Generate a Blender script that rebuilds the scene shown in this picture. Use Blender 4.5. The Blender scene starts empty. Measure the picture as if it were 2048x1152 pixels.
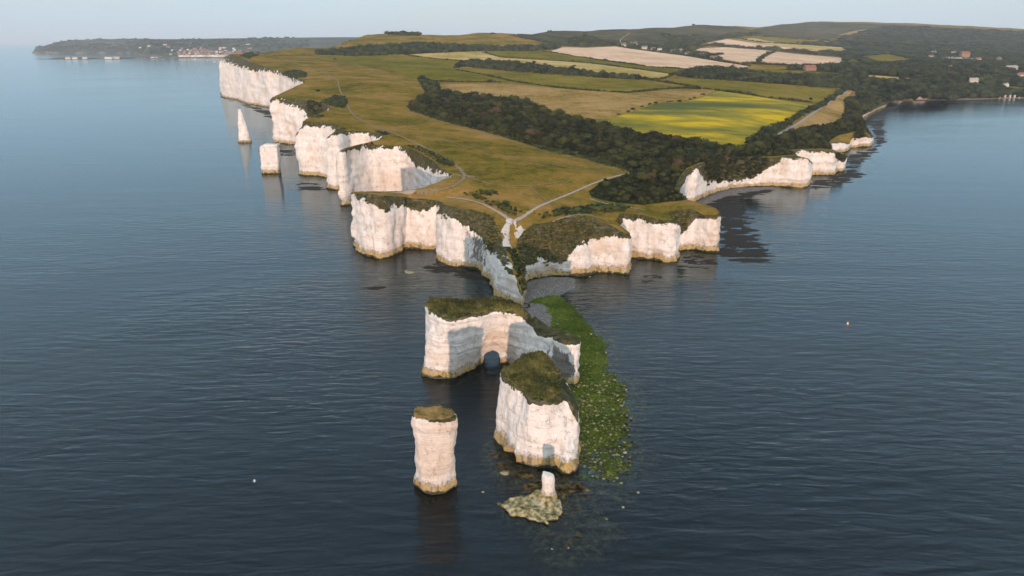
import bpy, bmesh, math, random
import numpy as np
from mathutils import Vector
from mathutils.geometry import delaunay_2d_cdt

# ------------------------------------------------------------------ camera, sky, sun, exposure
SC = bpy.context.scene
FPX, W2, H2 = 1450.0, 1024.0, 576.0          # focal length and centre of the 2048 x 1152 photograph
PITCH = math.radians(18.78)
CAMZ = 100.0
cam_d = bpy.data.cameras.new('camera')
cam_d.sensor_width = 36.0
cam_d.lens = 36.0 * FPX / 2048.0
cam_d.clip_start = 1.0
cam_d.clip_end = 200000.0
cam = bpy.data.objects.new('camera', cam_d)
SC.collection.objects.link(cam)
cam.location = (0, 0, CAMZ)
cam.rotation_euler = (math.pi / 2 - PITCH, 0, 0)
SC.camera = cam

SUN_EL, SUN_AZ = math.radians(3.8), math.radians(183.0)   # low sun behind the camera, a touch to its left
world = bpy.data.worlds.new('World')
SC.world = world
world.use_nodes = True
wn = world.node_tree
wn.nodes.clear()
wo = wn.nodes.new('ShaderNodeOutputWorld')
bg = wn.nodes.new('ShaderNodeBackground')
sky = wn.nodes.new('ShaderNodeTexSky')
sky.sky_type = 'NISHITA'
sky.sun_disc = False
sky.sun_elevation = SUN_EL
sky.sun_rotation = SUN_AZ
sky.altitude = 100
sky.air_density = 1.0
sky.dust_density = 1.0
sky.ozone_density = 1.5
bg.inputs['Strength'].default_value = 0.15
# thin veil of high cloud over clear sky, brightened overhead to lift ambient light
veil = wn.nodes.new('ShaderNodeMix'); veil.data_type = 'RGBA'
tcw = wn.nodes.new('ShaderNodeTexCoord'); mpw = wn.nodes.new('ShaderNodeMapping'); mpw.inputs['Scale'].default_value = (1.2, 1.2, 9.0)
nzw = wn.nodes.new('ShaderNodeTexNoise'); nzw.inputs['Scale'].default_value = 2.2; nzw.inputs['Detail'].default_value = 5
rgw = wn.nodes.new('ShaderNodeMapRange'); rgw.inputs[1].default_value = 0.3; rgw.inputs[2].default_value = 0.7; rgw.inputs[3].default_value = 0.92; rgw.inputs[4].default_value = 1.06
wn.links.new(tcw.outputs['Generated'], mpw.inputs[0]); wn.links.new(mpw.outputs[0], nzw.inputs['Vector']); wn.links.new(nzw.outputs['Fac'], rgw.inputs[0])
sxw = wn.nodes.new('ShaderNodeSeparateXYZ'); wn.links.new(tcw.outputs['Generated'], sxw.inputs[0])
elw = wn.nodes.new('ShaderNodeMapRange'); elw.inputs[1].default_value = 0.0; elw.inputs[2].default_value = 0.65; elw.inputs[3].default_value = 0.78; elw.inputs[4].default_value = 0.82
mlw = wn.nodes.new('ShaderNodeMath'); mlw.operation = 'MULTIPLY'
wn.links.new(sxw.outputs[2], elw.inputs[0]); wn.links.new(elw.outputs[0], mlw.inputs[0]); wn.links.new(rgw.outputs[0], mlw.inputs[1])
wn.links.new(mlw.outputs[0], veil.inputs[0]); wn.links.new(sky.outputs[0], veil.inputs[6]); vcw = wn.nodes.new('ShaderNodeMix'); vcw.data_type = 'RGBA'; vcw.inputs[6].default_value = (2.15, 2.85, 3.58, 1); vcw.inputs[7].default_value = (3.5, 3.95, 4.35, 1)
evw = wn.nodes.new('ShaderNodeMapRange'); evw.interpolation_type = 'SMOOTHSTEP'; evw.inputs[1].default_value = 0.06; evw.inputs[2].default_value = 0.5
wn.links.new(sxw.outputs[2], evw.inputs[0]); wn.links.new(evw.outputs[0], vcw.inputs[0]); wn.links.new(vcw.outputs[2], veil.inputs[7])
wn.links.new(veil.outputs[2], bg.inputs[0])
wn.links.new(bg.outputs[0], wo.inputs[0])

sun_d = bpy.data.lights.new('sun', 'SUN')
sun_d.energy = 2.0
sun_d.angle = math.radians(0.6)
sun_d.color = (1.0, 0.70, 0.545)
sun = bpy.data.objects.new('sun', sun_d)
SC.collection.objects.link(sun)
sdir = Vector((math.sin(SUN_AZ) * math.cos(SUN_EL), math.cos(SUN_AZ) * math.cos(SUN_EL), math.sin(SUN_EL)))
sun.rotation_euler = sdir.to_track_quat('Z', 'Y').to_euler()
sun.location = (0, -50, 300)

SC.view_settings.view_transform = 'Standard'
SC.view_settings.look = 'None'
SC.view_settings.gamma = 1.0
SC.view_settings.use_curve_mapping = False
SC.view_settings.exposure = 0.85
SC.render.engine = 'CYCLES'
SC.cycles.max_bounces = 6
SC.cycles.use_denoising = True
SC.cycles.sample_clamp_indirect = 3.0
SC.cycles.volume_bounces = 2
SC.cycles.transparent_max_bounces = 12

# ------------------------------------------------------------------ pixel -> world
CP, SP = math.cos(PITCH), math.sin(PITCH)
def ray(px, py):
    u = (np.asarray(px, float) - W2) / FPX
    v = (H2 - np.asarray(py, float)) / FPX
    return np.stack([u, CP + v * SP, -SP + v * CP], -1)
def PZ(px, py, z):
    d = ray(px, py); t = (np.asarray(z, float) - CAMZ) / d[..., 2]
    return np.stack([d[..., 0] * t, d[..., 1] * t], -1)
def PY(px, py, Y):
    d = ray(px, py); t = np.asarray(Y, float) / d[..., 1]
    return np.array([d[0] * t, Y, CAMZ + d[2] * t])

# ------------------------------------------------------------------ numpy noise
def _hash(ix, iy, iz, seed):
    with np.errstate(over='ignore'):
        h = (ix.astype(np.uint32) * np.uint32(374761393) + iy.astype(np.uint32) * np.uint32(668265263)
             + iz.astype(np.uint32) * np.uint32(2147483647) + np.uint32(seed * 1274126177 % 4294967291))
        h = (h ^ (h >> np.uint32(13))) * np.uint32(1274126177)
        h = (h ^ (h >> np.uint32(15))) * np.uint32(2246822519)
        h = h ^ (h >> np.uint32(16))
    return h.astype(np.float64) / 4294967295.0
def vnoise(x, y, z, seed=0):
    x, y, z = np.broadcast_arrays(np.asarray(x, float), np.asarray(y, float), np.asarray(z, float))
    fx, fy, fz = np.floor(x), np.floor(y), np.floor(z)
    tx, ty, tz = x - fx, y - fy, z - fz
    ix, iy, iz = fx.astype(np.int64), fy.astype(np.int64), fz.astype(np.int64)
    q = lambda t: t * t * t * (t * (t * 6 - 15) + 10)
    tx, ty, tz = q(tx), q(ty), q(tz)
    r = 0
    for a in (0, 1):
        wx = tx if a else 1 - tx
        for b in (0, 1):
            wy = ty if b else 1 - ty
            for c in (0, 1):
                wz = tz if c else 1 - tz
                r = r + wx * wy * wz * _hash(ix + a, iy + b, iz + c, seed)
    return r * 2 - 1
def fbm(x, y, z, octs=4, seed=0, gain=0.5):
    r, a, f, n = 0, 1.0, 1.0, 0
    for o in range(octs):
        r = r + a * vnoise(x * f, y * f, z * f, seed + o * 17); n += a
        a *= gain; f *= 2.03
    return r / n
def sstep(a, b, x):
    t = np.clip((x - a) / (b - a), 0, 1); return t * t * (3 - 2 * t)

# ------------------------------------------------------------------ objects and names
C = SC.collection
def tag(o, label=None, cat=None, group=None, kind=None):
    if label: o['label'] = label
    if cat: o['category'] = cat
    if group: o['group'] = group
    if kind: o['kind'] = kind
    return o
def mesh_obj(name, V, F, mat, parent=None, smooth=True, attrs=None, link=True):
    """V (n,3); F is (m,3), (m,4) or a list of such arrays"""
    me = bpy.data.meshes.new(name)
    V = np.asarray(V, np.float32)
    Fs = [np.asarray(f, np.int32) for f in (F if isinstance(F, list) else [F]) if len(f)]
    me.vertices.add(len(V)); me.vertices.foreach_set('co', V.ravel())
    loops = np.concatenate([f.ravel() for f in Fs])
    tot = np.concatenate([np.full(len(f), f.shape[1], np.int32) for f in Fs])
    st = np.concatenate([[0], np.cumsum(tot)[:-1]]).astype(np.int32)
    me.loops.add(len(loops)); me.loops.foreach_set('vertex_index', loops)
    me.polygons.add(len(tot)); me.polygons.foreach_set('loop_start', st)
    me.polygons.foreach_set('loop_total', tot)
    me.polygons.foreach_set('use_smooth', np.full(len(tot), smooth))
    for k, a in (attrs or {}).items():
        at = me.attributes.new(k, 'FLOAT', 'POINT'); at.data.foreach_set('value', np.asarray(a, np.float32))
    me.update(calc_edges=True); me.validate()
    if mat is not None: me.materials.append(mat)
    o = bpy.data.objects.new(name, me)
    C.objects.link(o)
    if parent is not None: o.parent = parent
    return o
def empty(name, loc, rz=0.0):
    o = bpy.data.objects.new(name, None); C.objects.link(o)
    o.location = loc; o.rotation_euler = (0, 0, rz); o.empty_display_size = 0.5
    return o

# ------------------------------------------------------------------ materials
class G:
    def __init__(s, name):
        s.m = bpy.data.materials.new(name); s.m.use_nodes = True
        s.t = s.m.node_tree; s.t.nodes.clear()
        s.out = s.t.nodes.new('ShaderNodeOutputMaterial')
    def n(s, typ, **kw):
        nd = s.t.nodes.new('ShaderNode' + typ)
        for k, v in kw.items(): setattr(nd, k, v)
        return nd
    def put(s, sock, v):
        if hasattr(v, 'is_linked') or isinstance(v, bpy.types.NodeSocket): s.t.links.new(v, sock)
        elif isinstance(v, (tuple, list)) and len(v) == 3 and sock.type == 'RGBA': sock.default_value = (*v, 1)
        else: sock.default_value = v
    def math(s, op, a, b=None, c=None, clamp=False):
        nd = s.n('Math', operation=op, use_clamp=clamp); s.put(nd.inputs[0], a)
        if b is not None: s.put(nd.inputs[1], b)
        if c is not None: s.put(nd.inputs[2], c)
        return nd.outputs[0]
    def pos(s):
        if not hasattr(s, '_p'): s._p = s.n('NewGeometry').outputs['Position']
        return s._p
    def z(s):
        if not hasattr(s, '_z'):
            x = s.n('SeparateXYZ'); s.put(x.inputs[0], s.pos()); s._z = x.outputs[2]
        return s._z
    def attr(s, name): return s.n('Attribute', attribute_name=name).outputs['Fac']
    def mapped(s, scale, rot=0.0, vec=None):
        mp = s.n('Mapping'); s.put(mp.inputs[0], vec if vec is not None else s.pos())
        mp.inputs['Scale'].default_value = scale; mp.inputs['Rotation'].default_value = (0, 0, rot)
        return mp.outputs[0]
    def noise(s, scale, detail=4, rough=0.55, vec=None, dist=0.0, stretch=None, rot=0.0):
        nd = s.n('TexNoise')
        nd.inputs['Scale'].default_value = scale; nd.inputs['Detail'].default_value = detail
        nd.inputs['Roughness'].default_value = rough; nd.inputs['Distortion'].default_value = dist
        if stretch is not None: vec = s.mapped(stretch, rot, vec)
        s.put(nd.inputs['Vector'], vec if vec is not None else s.pos())
        return nd.outputs['Fac']
    def ramp(s, fac, stops):
        nd = s.n('ValToRGB'); e = nd.color_ramp.elements
        while len(e) < len(stops): e.new(0.5)
        for el, (p, c) in zip(e, stops): el.position = p; el.color = (*c, 1) if len(c) == 3 else c
        s.put(nd.inputs[0], fac); return nd.outputs[0]
    def rng(s, v, a, b, c=0.0, d=1.0, smooth=True):
        nd = s.n('MapRange', interpolation_type='SMOOTHSTEP' if smooth else 'LINEAR'); nd.clamp = True
        for i, q in enumerate((v, a, b, c, d)): s.put(nd.inputs[i], q)
        return nd.outputs[0]
    def mix(s, f, a, b, mode='MIX'):
        nd = s.n('Mix', data_type='RGBA', blend_type=mode)
        s.put(nd.inputs[0], f); s.put(nd.inputs[6], a); s.put(nd.inputs[7], b); return nd.outputs[2]
    def bump(s, h, strength=0.5, dist=1.0, normal=None):
        nd = s.n('Bump'); nd.inputs['Strength'].default_value = strength; nd.inputs['Distance'].default_value = dist
        s.put(nd.inputs['Height'], h)
        if normal is not None: s.put(nd.inputs['Normal'], normal)
        return nd.outputs[0]
    def bsdf(s, col, rough=0.9, normal=None, spec=0.2):
        nd = s.n('BsdfPrincipled'); s.put(nd.inputs['Base Color'], col); s.put(nd.inputs['Roughness'], rough)
        nd.inputs['Specular IOR Level'].default_value = spec
        if normal is not None: s.put(nd.inputs['Normal'], normal)
        return nd.outputs[0]
    def done(s, sh): s.t.links.new(sh, s.out.inputs[0]); return s.m

def chalk_mat(name, veg=True, tide=True):
    g = G(name)
    big = g.noise(0.045, 3); mid = g.noise(0.35, 5, 0.6)
    streak = g.noise(0.55, 4, 0.6, stretch=(1, 1, 0.10)); fine = g.noise(1.7, 4, 0.65)
    col = g.mix(g.rng(streak, 0.38, 0.66), (0.89, 0.84, 0.785), (0.82, 0.755, 0.69))
    col = g.mix(g.math('MULTIPLY', g.rng(big, 0.50, 0.70), 0.60), col, (0.68, 0.50, 0.35))
    # flint bands: thin broken darker lines along the bedding
    wz = g.math('ADD', g.math('MULTIPLY', g.z(), 1.35), g.math('MULTIPLY', g.noise(0.06, 3), 7.0))
    band = g.math('ABSOLUTE', g.math('SUBTRACT', g.math('FRACT', g.math('MULTIPLY', wz, 0.42)), 0.5))
    line = g.math('MULTIPLY', g.rng(band, 0.055, 0.0), g.rng(fine, 0.48, 0.62))
    col = g.mix(g.math('MULTIPLY', line, 0.75), col, (0.30, 0.25, 0.20))
    # cracks, mottling, grey lichen
    vor = g.n('TexVoronoi', feature='DISTANCE_TO_EDGE'); vor.inputs['Scale'].default_value = 0.42
    wv = g.n('VectorMath', operation='ADD'); g.put(wv.inputs[0], g.mapped((1, 1, 0.55)))
    nc = g.n('TexNoise'); nc.inputs['Scale'].default_value = 0.5; g.put(nc.inputs['Vector'], g.pos())
    vs = g.n('VectorMath', operation='SCALE'); g.put(vs.inputs[0], nc.outputs['Color']); vs.inputs['Scale'].default_value = 2.6
    g.put(wv.inputs[1], vs.outputs[0]); g.put(vor.inputs['Vector'], wv.outputs[0])
    crack = g.math('MULTIPLY', g.rng(vor.outputs['Distance'], 0.03, 0.0), g.rng(mid, 0.45, 0.6))
    col = g.mix(g.math('MULTIPLY', crack, 0.7), col, (0.33, 0.27, 0.22))
    col = g.mix(g.math('MULTIPLY', g.rng(mid, 0.54, 0.72), 0.40), col, (0.55, 0.46, 0.38))
    speck = g.noise(3.2, 5, 0.8)
    col = g.mix(g.math('MULTIPLY', g.rng(speck, 0.58, 0.70), 0.5), col, (0.36, 0.29, 0.235))
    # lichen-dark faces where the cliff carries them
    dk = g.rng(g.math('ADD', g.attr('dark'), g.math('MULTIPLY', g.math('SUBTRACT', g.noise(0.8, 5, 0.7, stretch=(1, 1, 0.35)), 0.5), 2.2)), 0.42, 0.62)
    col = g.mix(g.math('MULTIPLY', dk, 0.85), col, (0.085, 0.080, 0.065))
    if tide:
        zz = g.math('ADD', g.z(), g.math('MULTIPLY', g.math('SUBTRACT', g.noise(0.13, 5, 0.7), 0.5), 6.0))
        col = g.mix(g.math('MULTIPLY', g.rng(zz, 3.9, 2.7), g.rng(fine, 0.25, 0.75)), col, (0.115, 0.085, 0.055))
        och = g.mix(g.rng(fine, 0.4, 0.62), (0.56, 0.38, 0.15), (0.38, 0.285, 0.10))
        och = g.mix(g.math('MULTIPLY', g.rng(mid, 0.46, 0.62), 0.6), och, (0.50, 0.43, 0.33))
        och = g.mix(g.math('MULTIPLY', g.rng(streak, 0.50, 0.62), 0.7), och, (0.13, 0.105, 0.045))
        col = g.mix(g.rng(zz, 2.75, 2.2), col, och)
        col = g.mix(g.rng(zz, 0.85, 0.35), col, (0.05, 0.047, 0.022))
    if veg:
        vm = g.math('ADD', g.attr('veg'), g.math('MULTIPLY', g.math('SUBTRACT', g.noise(0.16, 8, 0.72), 0.5), 2.6))
        vmask = g.rng(vm, -0.03, 0.05)
        vc = g.ramp(g.noise(0.5, 5, 0.65), [(0.3, (0.022, 0.030, 0.010)), (0.5, (0.060, 0.058, 0.018)), (0.68, (0.125, 0.088, 0.035))])
        col = g.mix(vmask, col, vc)
    h = g.math('ADD', g.math('MULTIPLY', mid, 0.6), g.math('ADD', g.math('MULTIPLY', fine, 0.3), g.math('ADD', g.math('MULTIPLY', streak, 0.5), g.math('MULTIPLY', crack, -0.3))))
    v2 = g.n('TexVoronoi'); v2.inputs['Scale'].default_value = 0.75; g.put(v2.inputs['Vector'], wv.outputs[0])
    s2 = g.n('SeparateXYZ'); g.put(s2.inputs[0], v2.outputs['Color'])
    col = g.mix(g.math('MULTIPLY', g.rng(s2.outputs[0], 0.55, 1.0), 0.16), col, (0.42, 0.33, 0.26))
    strat = g.noise(1.0, 4, 0.65, stretch=(0.06, 0.06, 1.5))
    col = g.mix(g.math('MULTIPLY', g.rng(strat, 0.54, 0.68), 0.17), col, (0.50, 0.42, 0.35))
    h = g.math('ADD', h, g.math('ADD', g.math('MULTIPLY', strat, 0.7), g.math('ADD', g.math('MULTIPLY', s2.outputs[1], 0.12), g.math('MULTIPLY', speck, 0.35))))
    return g.done(g.bsdf(col, 0.92, g.bump(h, 0.75, 0.8), 0.1))

def ground_mat(name, stops, s1=0.02, s2=0.35, rows=0.0, rowdir=0.0, rowscale=1.0, stretch=None, bump=0.35, tram=0.0):
    g = G(name)
    big = g.noise(s1, 5, 0.6, stretch=stretch or (1, 1, 1), rot=rowdir); fine = g.noise(s2, 7, 0.75)
    midn = g.noise(s1 * 5.5, 4, 0.6)
    f = g.math('ADD', g.math('ADD', g.math('MULTIPLY', big, 0.42), g.math('MULTIPLY', midn, 0.26)), g.math('MULTIPLY', fine, 0.32))
    f = g.math('ADD', g.math('MULTIPLY', g.math('SUBTRACT', f, 0.5), 2.1), 0.5)
    if rows:
        r = g.noise(rowscale, 2, 0.6, stretch=(1, 0.02, 0.02), rot=rowdir)
        f = g.math('ADD', f, g.math('MULTIPLY', g.math('SUBTRACT', r, 0.5), rows))
    col = g.ramp(f, stops)
    if tram:
        mp = g.n('SeparateXYZ'); g.put(mp.inputs[0], g.mapped((1, 1, 1), rowdir))
        tl = g.math('ABSOLUTE', g.math('SUBTRACT', g.math('FRACT', g.math('MULTIPLY', g.math('ADD', mp.outputs[0], g.math('MULTIPLY', big, 12.0)), 1.0 / tram)), 0.5))
        col = g.mix(g.math('MULTIPLY', g.rng(tl, 0.07, 0.02), 0.45), col, tuple(c * 0.55 for c in stops[0][1]))
    return g.done(g.bsdf(col, 0.95, g.bump(fine, bump, 0.7), 0.0))

def foliage_mat(name, lo, hi, brown=None):
    g = G(name)
    f = g.math('ADD', g.math('MULTIPLY', g.attr('tint'), 0.6), g.math('MULTIPLY', g.noise(0.9, 4, 0.7), 0.55))
    col = g.ramp(f, [(0.22, lo), (0.62, hi), (0.95, tuple(1.9 * c for c in hi))])  # leaf tones spread wide to suggest lit and shaded crowns, besides natural variety
    if brown: col = g.mix(g.rng(g.attr('tint'), 0.95, 0.99), col, brown)
    return g.done(g.bsdf(col, 0.85, g.bump(g.noise(2.2, 3, 0.7), 0.5, 0.4), 0.12))

def plain(name, col, rough=0.8, var=0.25, scale=2.0):
    g = G(name)
    c = g.mix(g.noise(scale, 4, 0.6), tuple(x * (1 - var) for x in col), tuple(min(1, x * (1 + var)) for x in col))
    return g.done(g.bsdf(c, rough))

M = {}
M['chalk'] = chalk_mat('chalk_cliff')
M['turf'] = ground_mat('downland_turf', [(0.30, (0.080, 0.074, 0.011)), (0.44, (0.170, 0.124, 0.019)), (0.55, (0.262, 0.158, 0.032)), (0.70, (0.350, 0.200, 0.066))], 0.018, 0.45)
M['woodfloor'] = ground_mat('woodland_floor', [(0.35, (0.016, 0.022, 0.010)), (0.6, (0.035, 0.042, 0.018)), (0.75, (0.07, 0.06, 0.03))], 0.006, 0.05, bump=0.8)
M['heath'] = ground_mat('heath', [(0.35, (0.030, 0.040, 0.022)), (0.5, (0.075, 0.068, 0.036)), (0.66, (0.13, 0.10, 0.055))], 0.004, 0.04, bump=0.8)
M['green'] = ground_mat('pasture', [(0.36, (0.105, 0.092, 0.008)), (0.5, (0.165, 0.135, 0.014)), (0.66, (0.225, 0.165, 0.026))], 0.012, 0.25, rows=0.12, rowdir=1.2, rowscale=0.25)
M['green2'] = ground_mat('meadow', [(0.36, (0.125, 0.105, 0.012)), (0.5, (0.195, 0.150, 0.022)), (0.66, (0.26, 0.185, 0.038))], 0.010, 0.25, rows=0.16, rowdir=1.3, rowscale=0.3)
M['tan'] = ground_mat('dry_hay', [(0.34, (0.22, 0.145, 0.035)), (0.5, (0.37, 0.225, 0.075)), (0.66, (0.46, 0.285, 0.12))], 0.014, 0.3, rows=0.16, rowdir=1.35, rowscale=0.2, tram=14.0)
M['straw'] = ground_mat('pale_hay', [(0.34, (0.33, 0.25, 0.06)), (0.5, (0.52, 0.36, 0.13)), (0.66, (0.62, 0.43, 0.20))], 0.010, 0.25, rows=0.12, rowdir=1.3, rowscale=0.2, tram=18.0)
M['wheat'] = ground_mat('ripe_wheat', [(0.34, (0.60, 0.38, 0.23)), (0.5, (0.76, 0.50, 0.33)), (0.66, (0.82, 0.56, 0.39))], 0.008, 0.2, rows=0.16, rowdir=1.45, rowscale=0.12, tram=22.0)
def yellow_mat():
    g = G('flowering_crop')
    a = g.noise(0.011, 5, 0.62, stretch=(0.75, 1.6, 1), rot=0.12); fine = g.noise(0.4, 4, 0.75)
    f = g.math('ADD', a, g.math('MULTIPLY', g.math('SUBTRACT', fine, 0.5), 0.16))
    col = g.ramp(f, [(0.36, (0.085, 0.100, 0.016)), (0.46, (0.165, 0.150, 0.020)), (0.55, (0.33, 0.25, 0.012)), (0.64, (0.66, 0.42, 0.004))])
    col = g.mix(g.math('MULTIPLY', g.rng(fine, 0.55, 0.75), 0.4), col, (0.06, 0.08, 0.02))
    return g.done(g.bsdf(col, 0.95, g.bump(fine, 0.3, 0.5), 0.08))
M['yellow'] = yellow_mat()
M['scrub'] = foliage_mat('scrub_leaves', (0.005, 0.008, 0.002), (0.038, 0.040, 0.010), (0.085, 0.052, 0.028))
M['bracken'] = foliage_mat('bracken_leaves', (0.014, 0.024, 0.006), (0.050, 0.058, 0.016))
M['tree'] = foliage_mat('tree_leaves', (0.005, 0.009, 0.003), (0.036, 0.043, 0.014))
M['bark'] = plain('bark', (0.09, 0.07, 0.05), 0.95)
M['capgrass'] = foliage_mat('cliff_top_grass', (0.030, 0.042, 0.010), (0.150, 0.130, 0.036))
def path_mat(name, c1, c2, edge=0.35):
    g = G(name)
    col = g.mix(g.noise(0.7, 5, 0.7), c1, c2)
    m = g.math('ADD', g.attr('edge'), g.math('MULTIPLY', g.math('SUBTRACT', g.noise(0.55, 5, 0.7), 0.5), 1.3))
    tr = g.n('BsdfTransparent').outputs[0]
    mx = g.n('MixShader'); g.put(mx.inputs[0], g.rng(m, edge, edge + 0.25)); g.put(mx.inputs[1], tr); g.put(mx.inputs[2], g.bsdf(col, 0.95))
    return g.done(mx.outputs[0])
M['chalkpath'] = path_mat('chalk_path', (0.30, 0.24, 0.17), (0.48, 0.40, 0.32), 0.50)
M['dirtpath'] = path_mat('trodden_path', (0.22, 0.145, 0.065), (0.32, 0.22, 0.115), 0.66)
M['barechalk'] = path_mat('bare_chalk', (0.48, 0.42, 0.36), (0.66, 0.60, 0.54), 0.12)
M['track'] = path_mat('gravel_track', (0.28, 0.24, 0.20), (0.38, 0.335, 0.285), 0.3)

# ------------------------------------------------------------------ the coast: cliff foot and cliff edge
# B: foot pixel, h rim height, set-back | V: foot pixel, rim pixel, set-back | R: rim pixel and height (foot hidden)
# last number: share of the height up to which bare chalk reaches; optional darkness of the face
CO = []
CUTS = []
def cut(): CUTS.append(len(CO) - 1)
def cB(bx, by, h, sb, hc=0.9, dk=0.0):
    p = PZ(bx, by, 0.0); CO.append([p[0] * (1 + sb / p[1]), p[1] + sb, h, p[0], p[1], hc, dk])
def cV(bx, by, rx, ry, sb, hc=0.945, dk=0.0):
    p = PZ(bx, by, 0.0); r = PY(rx, ry, p[1] + sb); CO.append([r[0], r[1], r[2], p[0], p[1], hc, dk])
def cR(rx, ry, z, hc=0.95, dk=0.0):
    p = PZ(rx, ry, z); CO.append([p[0], p[1], z, None, None, hc, dk])
def cW(x, y, z, hc=0.8): CO.append([x, y, z, None, None, hc, 0.0])
cB(2900, 186, 3, 14, 0.1); cB(2500, 189, 3, 12, 0.1); cB(2300, 191, 3, 10, 0.1); cB(2048, 194.5, 3.5, 10, 0.1)
cB(1960, 196.5, 4, 9, 0.1); cB(1881, 198, 5, 8, 0.15); cB(1858, 199, 7, 7, 0.25)
cV(1846, 200, 1842, 190, 5, 0.9); cV(1836, 200, 1834, 186, 4, 0.95); cV(1822, 200.5, 1820, 190, 7, 0.2)
cV(1808, 200.5, 1806, 191, 6, 0.3); cV(1800, 200, 1797, 187, 4, 0.95); cV(1789, 200, 1789, 190, 6, 0.6); cV(1780, 203, 1778, 194, 7, 0.2); cut()
cV(1774, 207, 1768, 198, 6, 0.3); cV(1771, 213, 1763, 203, 4, 0.4); cV(1750, 223, 1744, 211, 4, 0.45); cV(1733, 232, 1727, 219, 3, 0.5)
cV(1724, 238, 1720, 223, 5, 0.6); cV(1728, 251, 1722, 234, 5, 0.55); cV(1738, 272, 1730, 252, 6, 0.2)
cV(1747, 286, 1741, 274, 2, 0.9); cV(1743, 293, 1739, 275, 2); cV(1730, 295, 1729, 264, 4, 0.7); cV(1702, 296.5, 1712, 263, 6, 0.6)
cV(1697, 303, 1698, 288, 2); cR(1680, 284, 10); cR(1660, 285, 11); cR(1662, 298, 13)
cR(1680, 304, 13); cV(1693, 336, 1694, 309, 2); cV(1688, 342, 1690, 311, 2, 0.7); cV(1670, 344, 1672, 305, 3, 0.6)
cV(1665, 350, 1662, 302, 2); cV(1628, 352, 1640, 300, 3); cR(1600, 299, 19.5); cR(1574, 301, 19.5); cR(1570, 308, 19.5); cut()
cR(1597, 313, 19.5); cV(1624, 362, 1625, 326, 2); cV(1617, 375, 1617, 317, 3); cV(1598, 375.5, 1598, 312, 3); cV(1580, 374.5, 1582, 311, 3)
cV(1560, 373.5, 1562, 313, 4); cV(1542, 373.5, 1544, 316, 5, 0.8); cV(1505, 374.5, 1510, 314, 10, 0.40); cV(1471, 378, 1470, 315, 13, 0.33)
cV(1434, 385, 1440, 317, 12, 0.36); cV(1412, 394, 1426, 321, 8, 0.45); cV(1396, 402, 1412, 324, 5, 0.7); cV(1390, 407, 1397, 328, 3)
cR(1373, 337, 23, 0.85); cR(1361, 355, 20.5, 0.8); cR(1351, 376, 19.5, 0.7); cut(); cR(1360, 391, 19.5, 0.6); cR(1381, 401, 19.5, 0.6); cR(1410, 409, 19.5, 0.7)
cR(1434, 417.5, 19.5, 0.8); cV(1436.5, 502, 1437, 425, 1, 0.92); cV(1430, 505, 1432, 430, 1.5, 0.92); cV(1412, 504.5, 1406, 430, 2, 0.9)
cV(1388, 499, 1385, 418, 3, 0.85); cV(1366, 500, 1355, 418, 7, 0.45); cV(1352, 504, 1338, 427, 8, 0.45)
cV(1359, 518, 1347, 439, 3, 0.85); cV(1357, 523, 1343, 441, 2, 0.94); cV(1338, 524.5, 1325, 441, 2.5, 0.93); cV(1316, 521.5, 1308, 436, 2.5, 0.9)
cV(1295, 520, 1288, 430, 2.5, 0.9); cV(1272, 516, 1268, 427, 3, 0.9); cV(1262, 514.5, 1250, 427, 3, 0.85); cR(1236, 428, 21.2); cR(1233, 440, 20.3, 0.6); cut()
cR(1245, 455, 18.6, 0.6); cV(1260, 534, 1259, 466, 1.5, 0.9); cV(1255, 548, 1252, 467, 2, 0.93); cV(1235, 546.5, 1234, 458, 4, 0.86); cV(1212, 545.5, 1215, 447, 7, 0.72)
cV(1192, 545, 1198, 441, 8, 0.70); cV(1181, 547, 1184, 436, 9, 0.68); cV(1165, 552.5, 1168, 432, 10, 0.64); cV(1143, 551, 1142, 434, 13, 0.40)
cV(1122, 552, 1122, 438, 14, 0.30); cV(1100, 552.5, 1100, 443, 14, 0.31); cV(1077, 557, 1074, 448, 13, 0.40); cV(1058, 563, 1052, 457, 10, 0.40, 0.2)
cV(1050, 567, 1034, 480, 9, 0.42, 0.25); cV(1049.5, 580, 1037, 512, 7, 0.40, 0.2); cV(1049, 594, 1041, 540, 5, 0.40); cV(1048, 606, 1044, 566, 3.5, 0.62)
cV(1046, 615, 1044, 588, 2.5, 0.9); cV(1043, 618, 1041, 585, 2.5, 0.95); cut(); cV(1030, 608, 1033, 556, 4, 0.97); cV(1012, 601, 1024, 527, 7, 0.97); cV(998, 596, 1016, 510, 9, 0.97); cV(986, 582, 1008, 494, 9, 0.95)
cV(981, 570, 1003, 476, 9, 0.75, 0.1); cV(978, 562, 994, 456, 8, 0.48, 0.15); cV(968, 552, 986, 440, 9, 0.62, 0.55); cV(955, 541, 972, 428, 8, 0.70, 0.65); cV(933, 536.5, 947, 420, 7, 0.80, 0.35)
cV(912, 534, 925, 417, 6, 0.85, 0.1); cV(892, 528, 905, 413, 6, 0.84); cV(875, 519, 887, 409, 4, 0.84); cV(873, 500, 880, 402, 3, 0.9)
cV(858, 499, 862, 399, 4, 0.84); cV(842, 499.5, 842, 398, 4, 0.8); cV(826, 498.5, 828, 397, 4, 0.84); cV(815, 497, 818, 395, 4, 0.88); cV(806, 505, 806, 394, 4, 0.9)
cV(790, 511, 790, 392, 5, 0.86); cV(770, 517.5, 768, 391, 5, 0.80); cV(752, 519, 748, 389, 4, 0.84); cV(733, 512, 732, 387, 3, 0.9); cV(718, 501, 714, 386, 2, 0.96); cV(707, 491, 704, 386, 1.5, 0.97)
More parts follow.
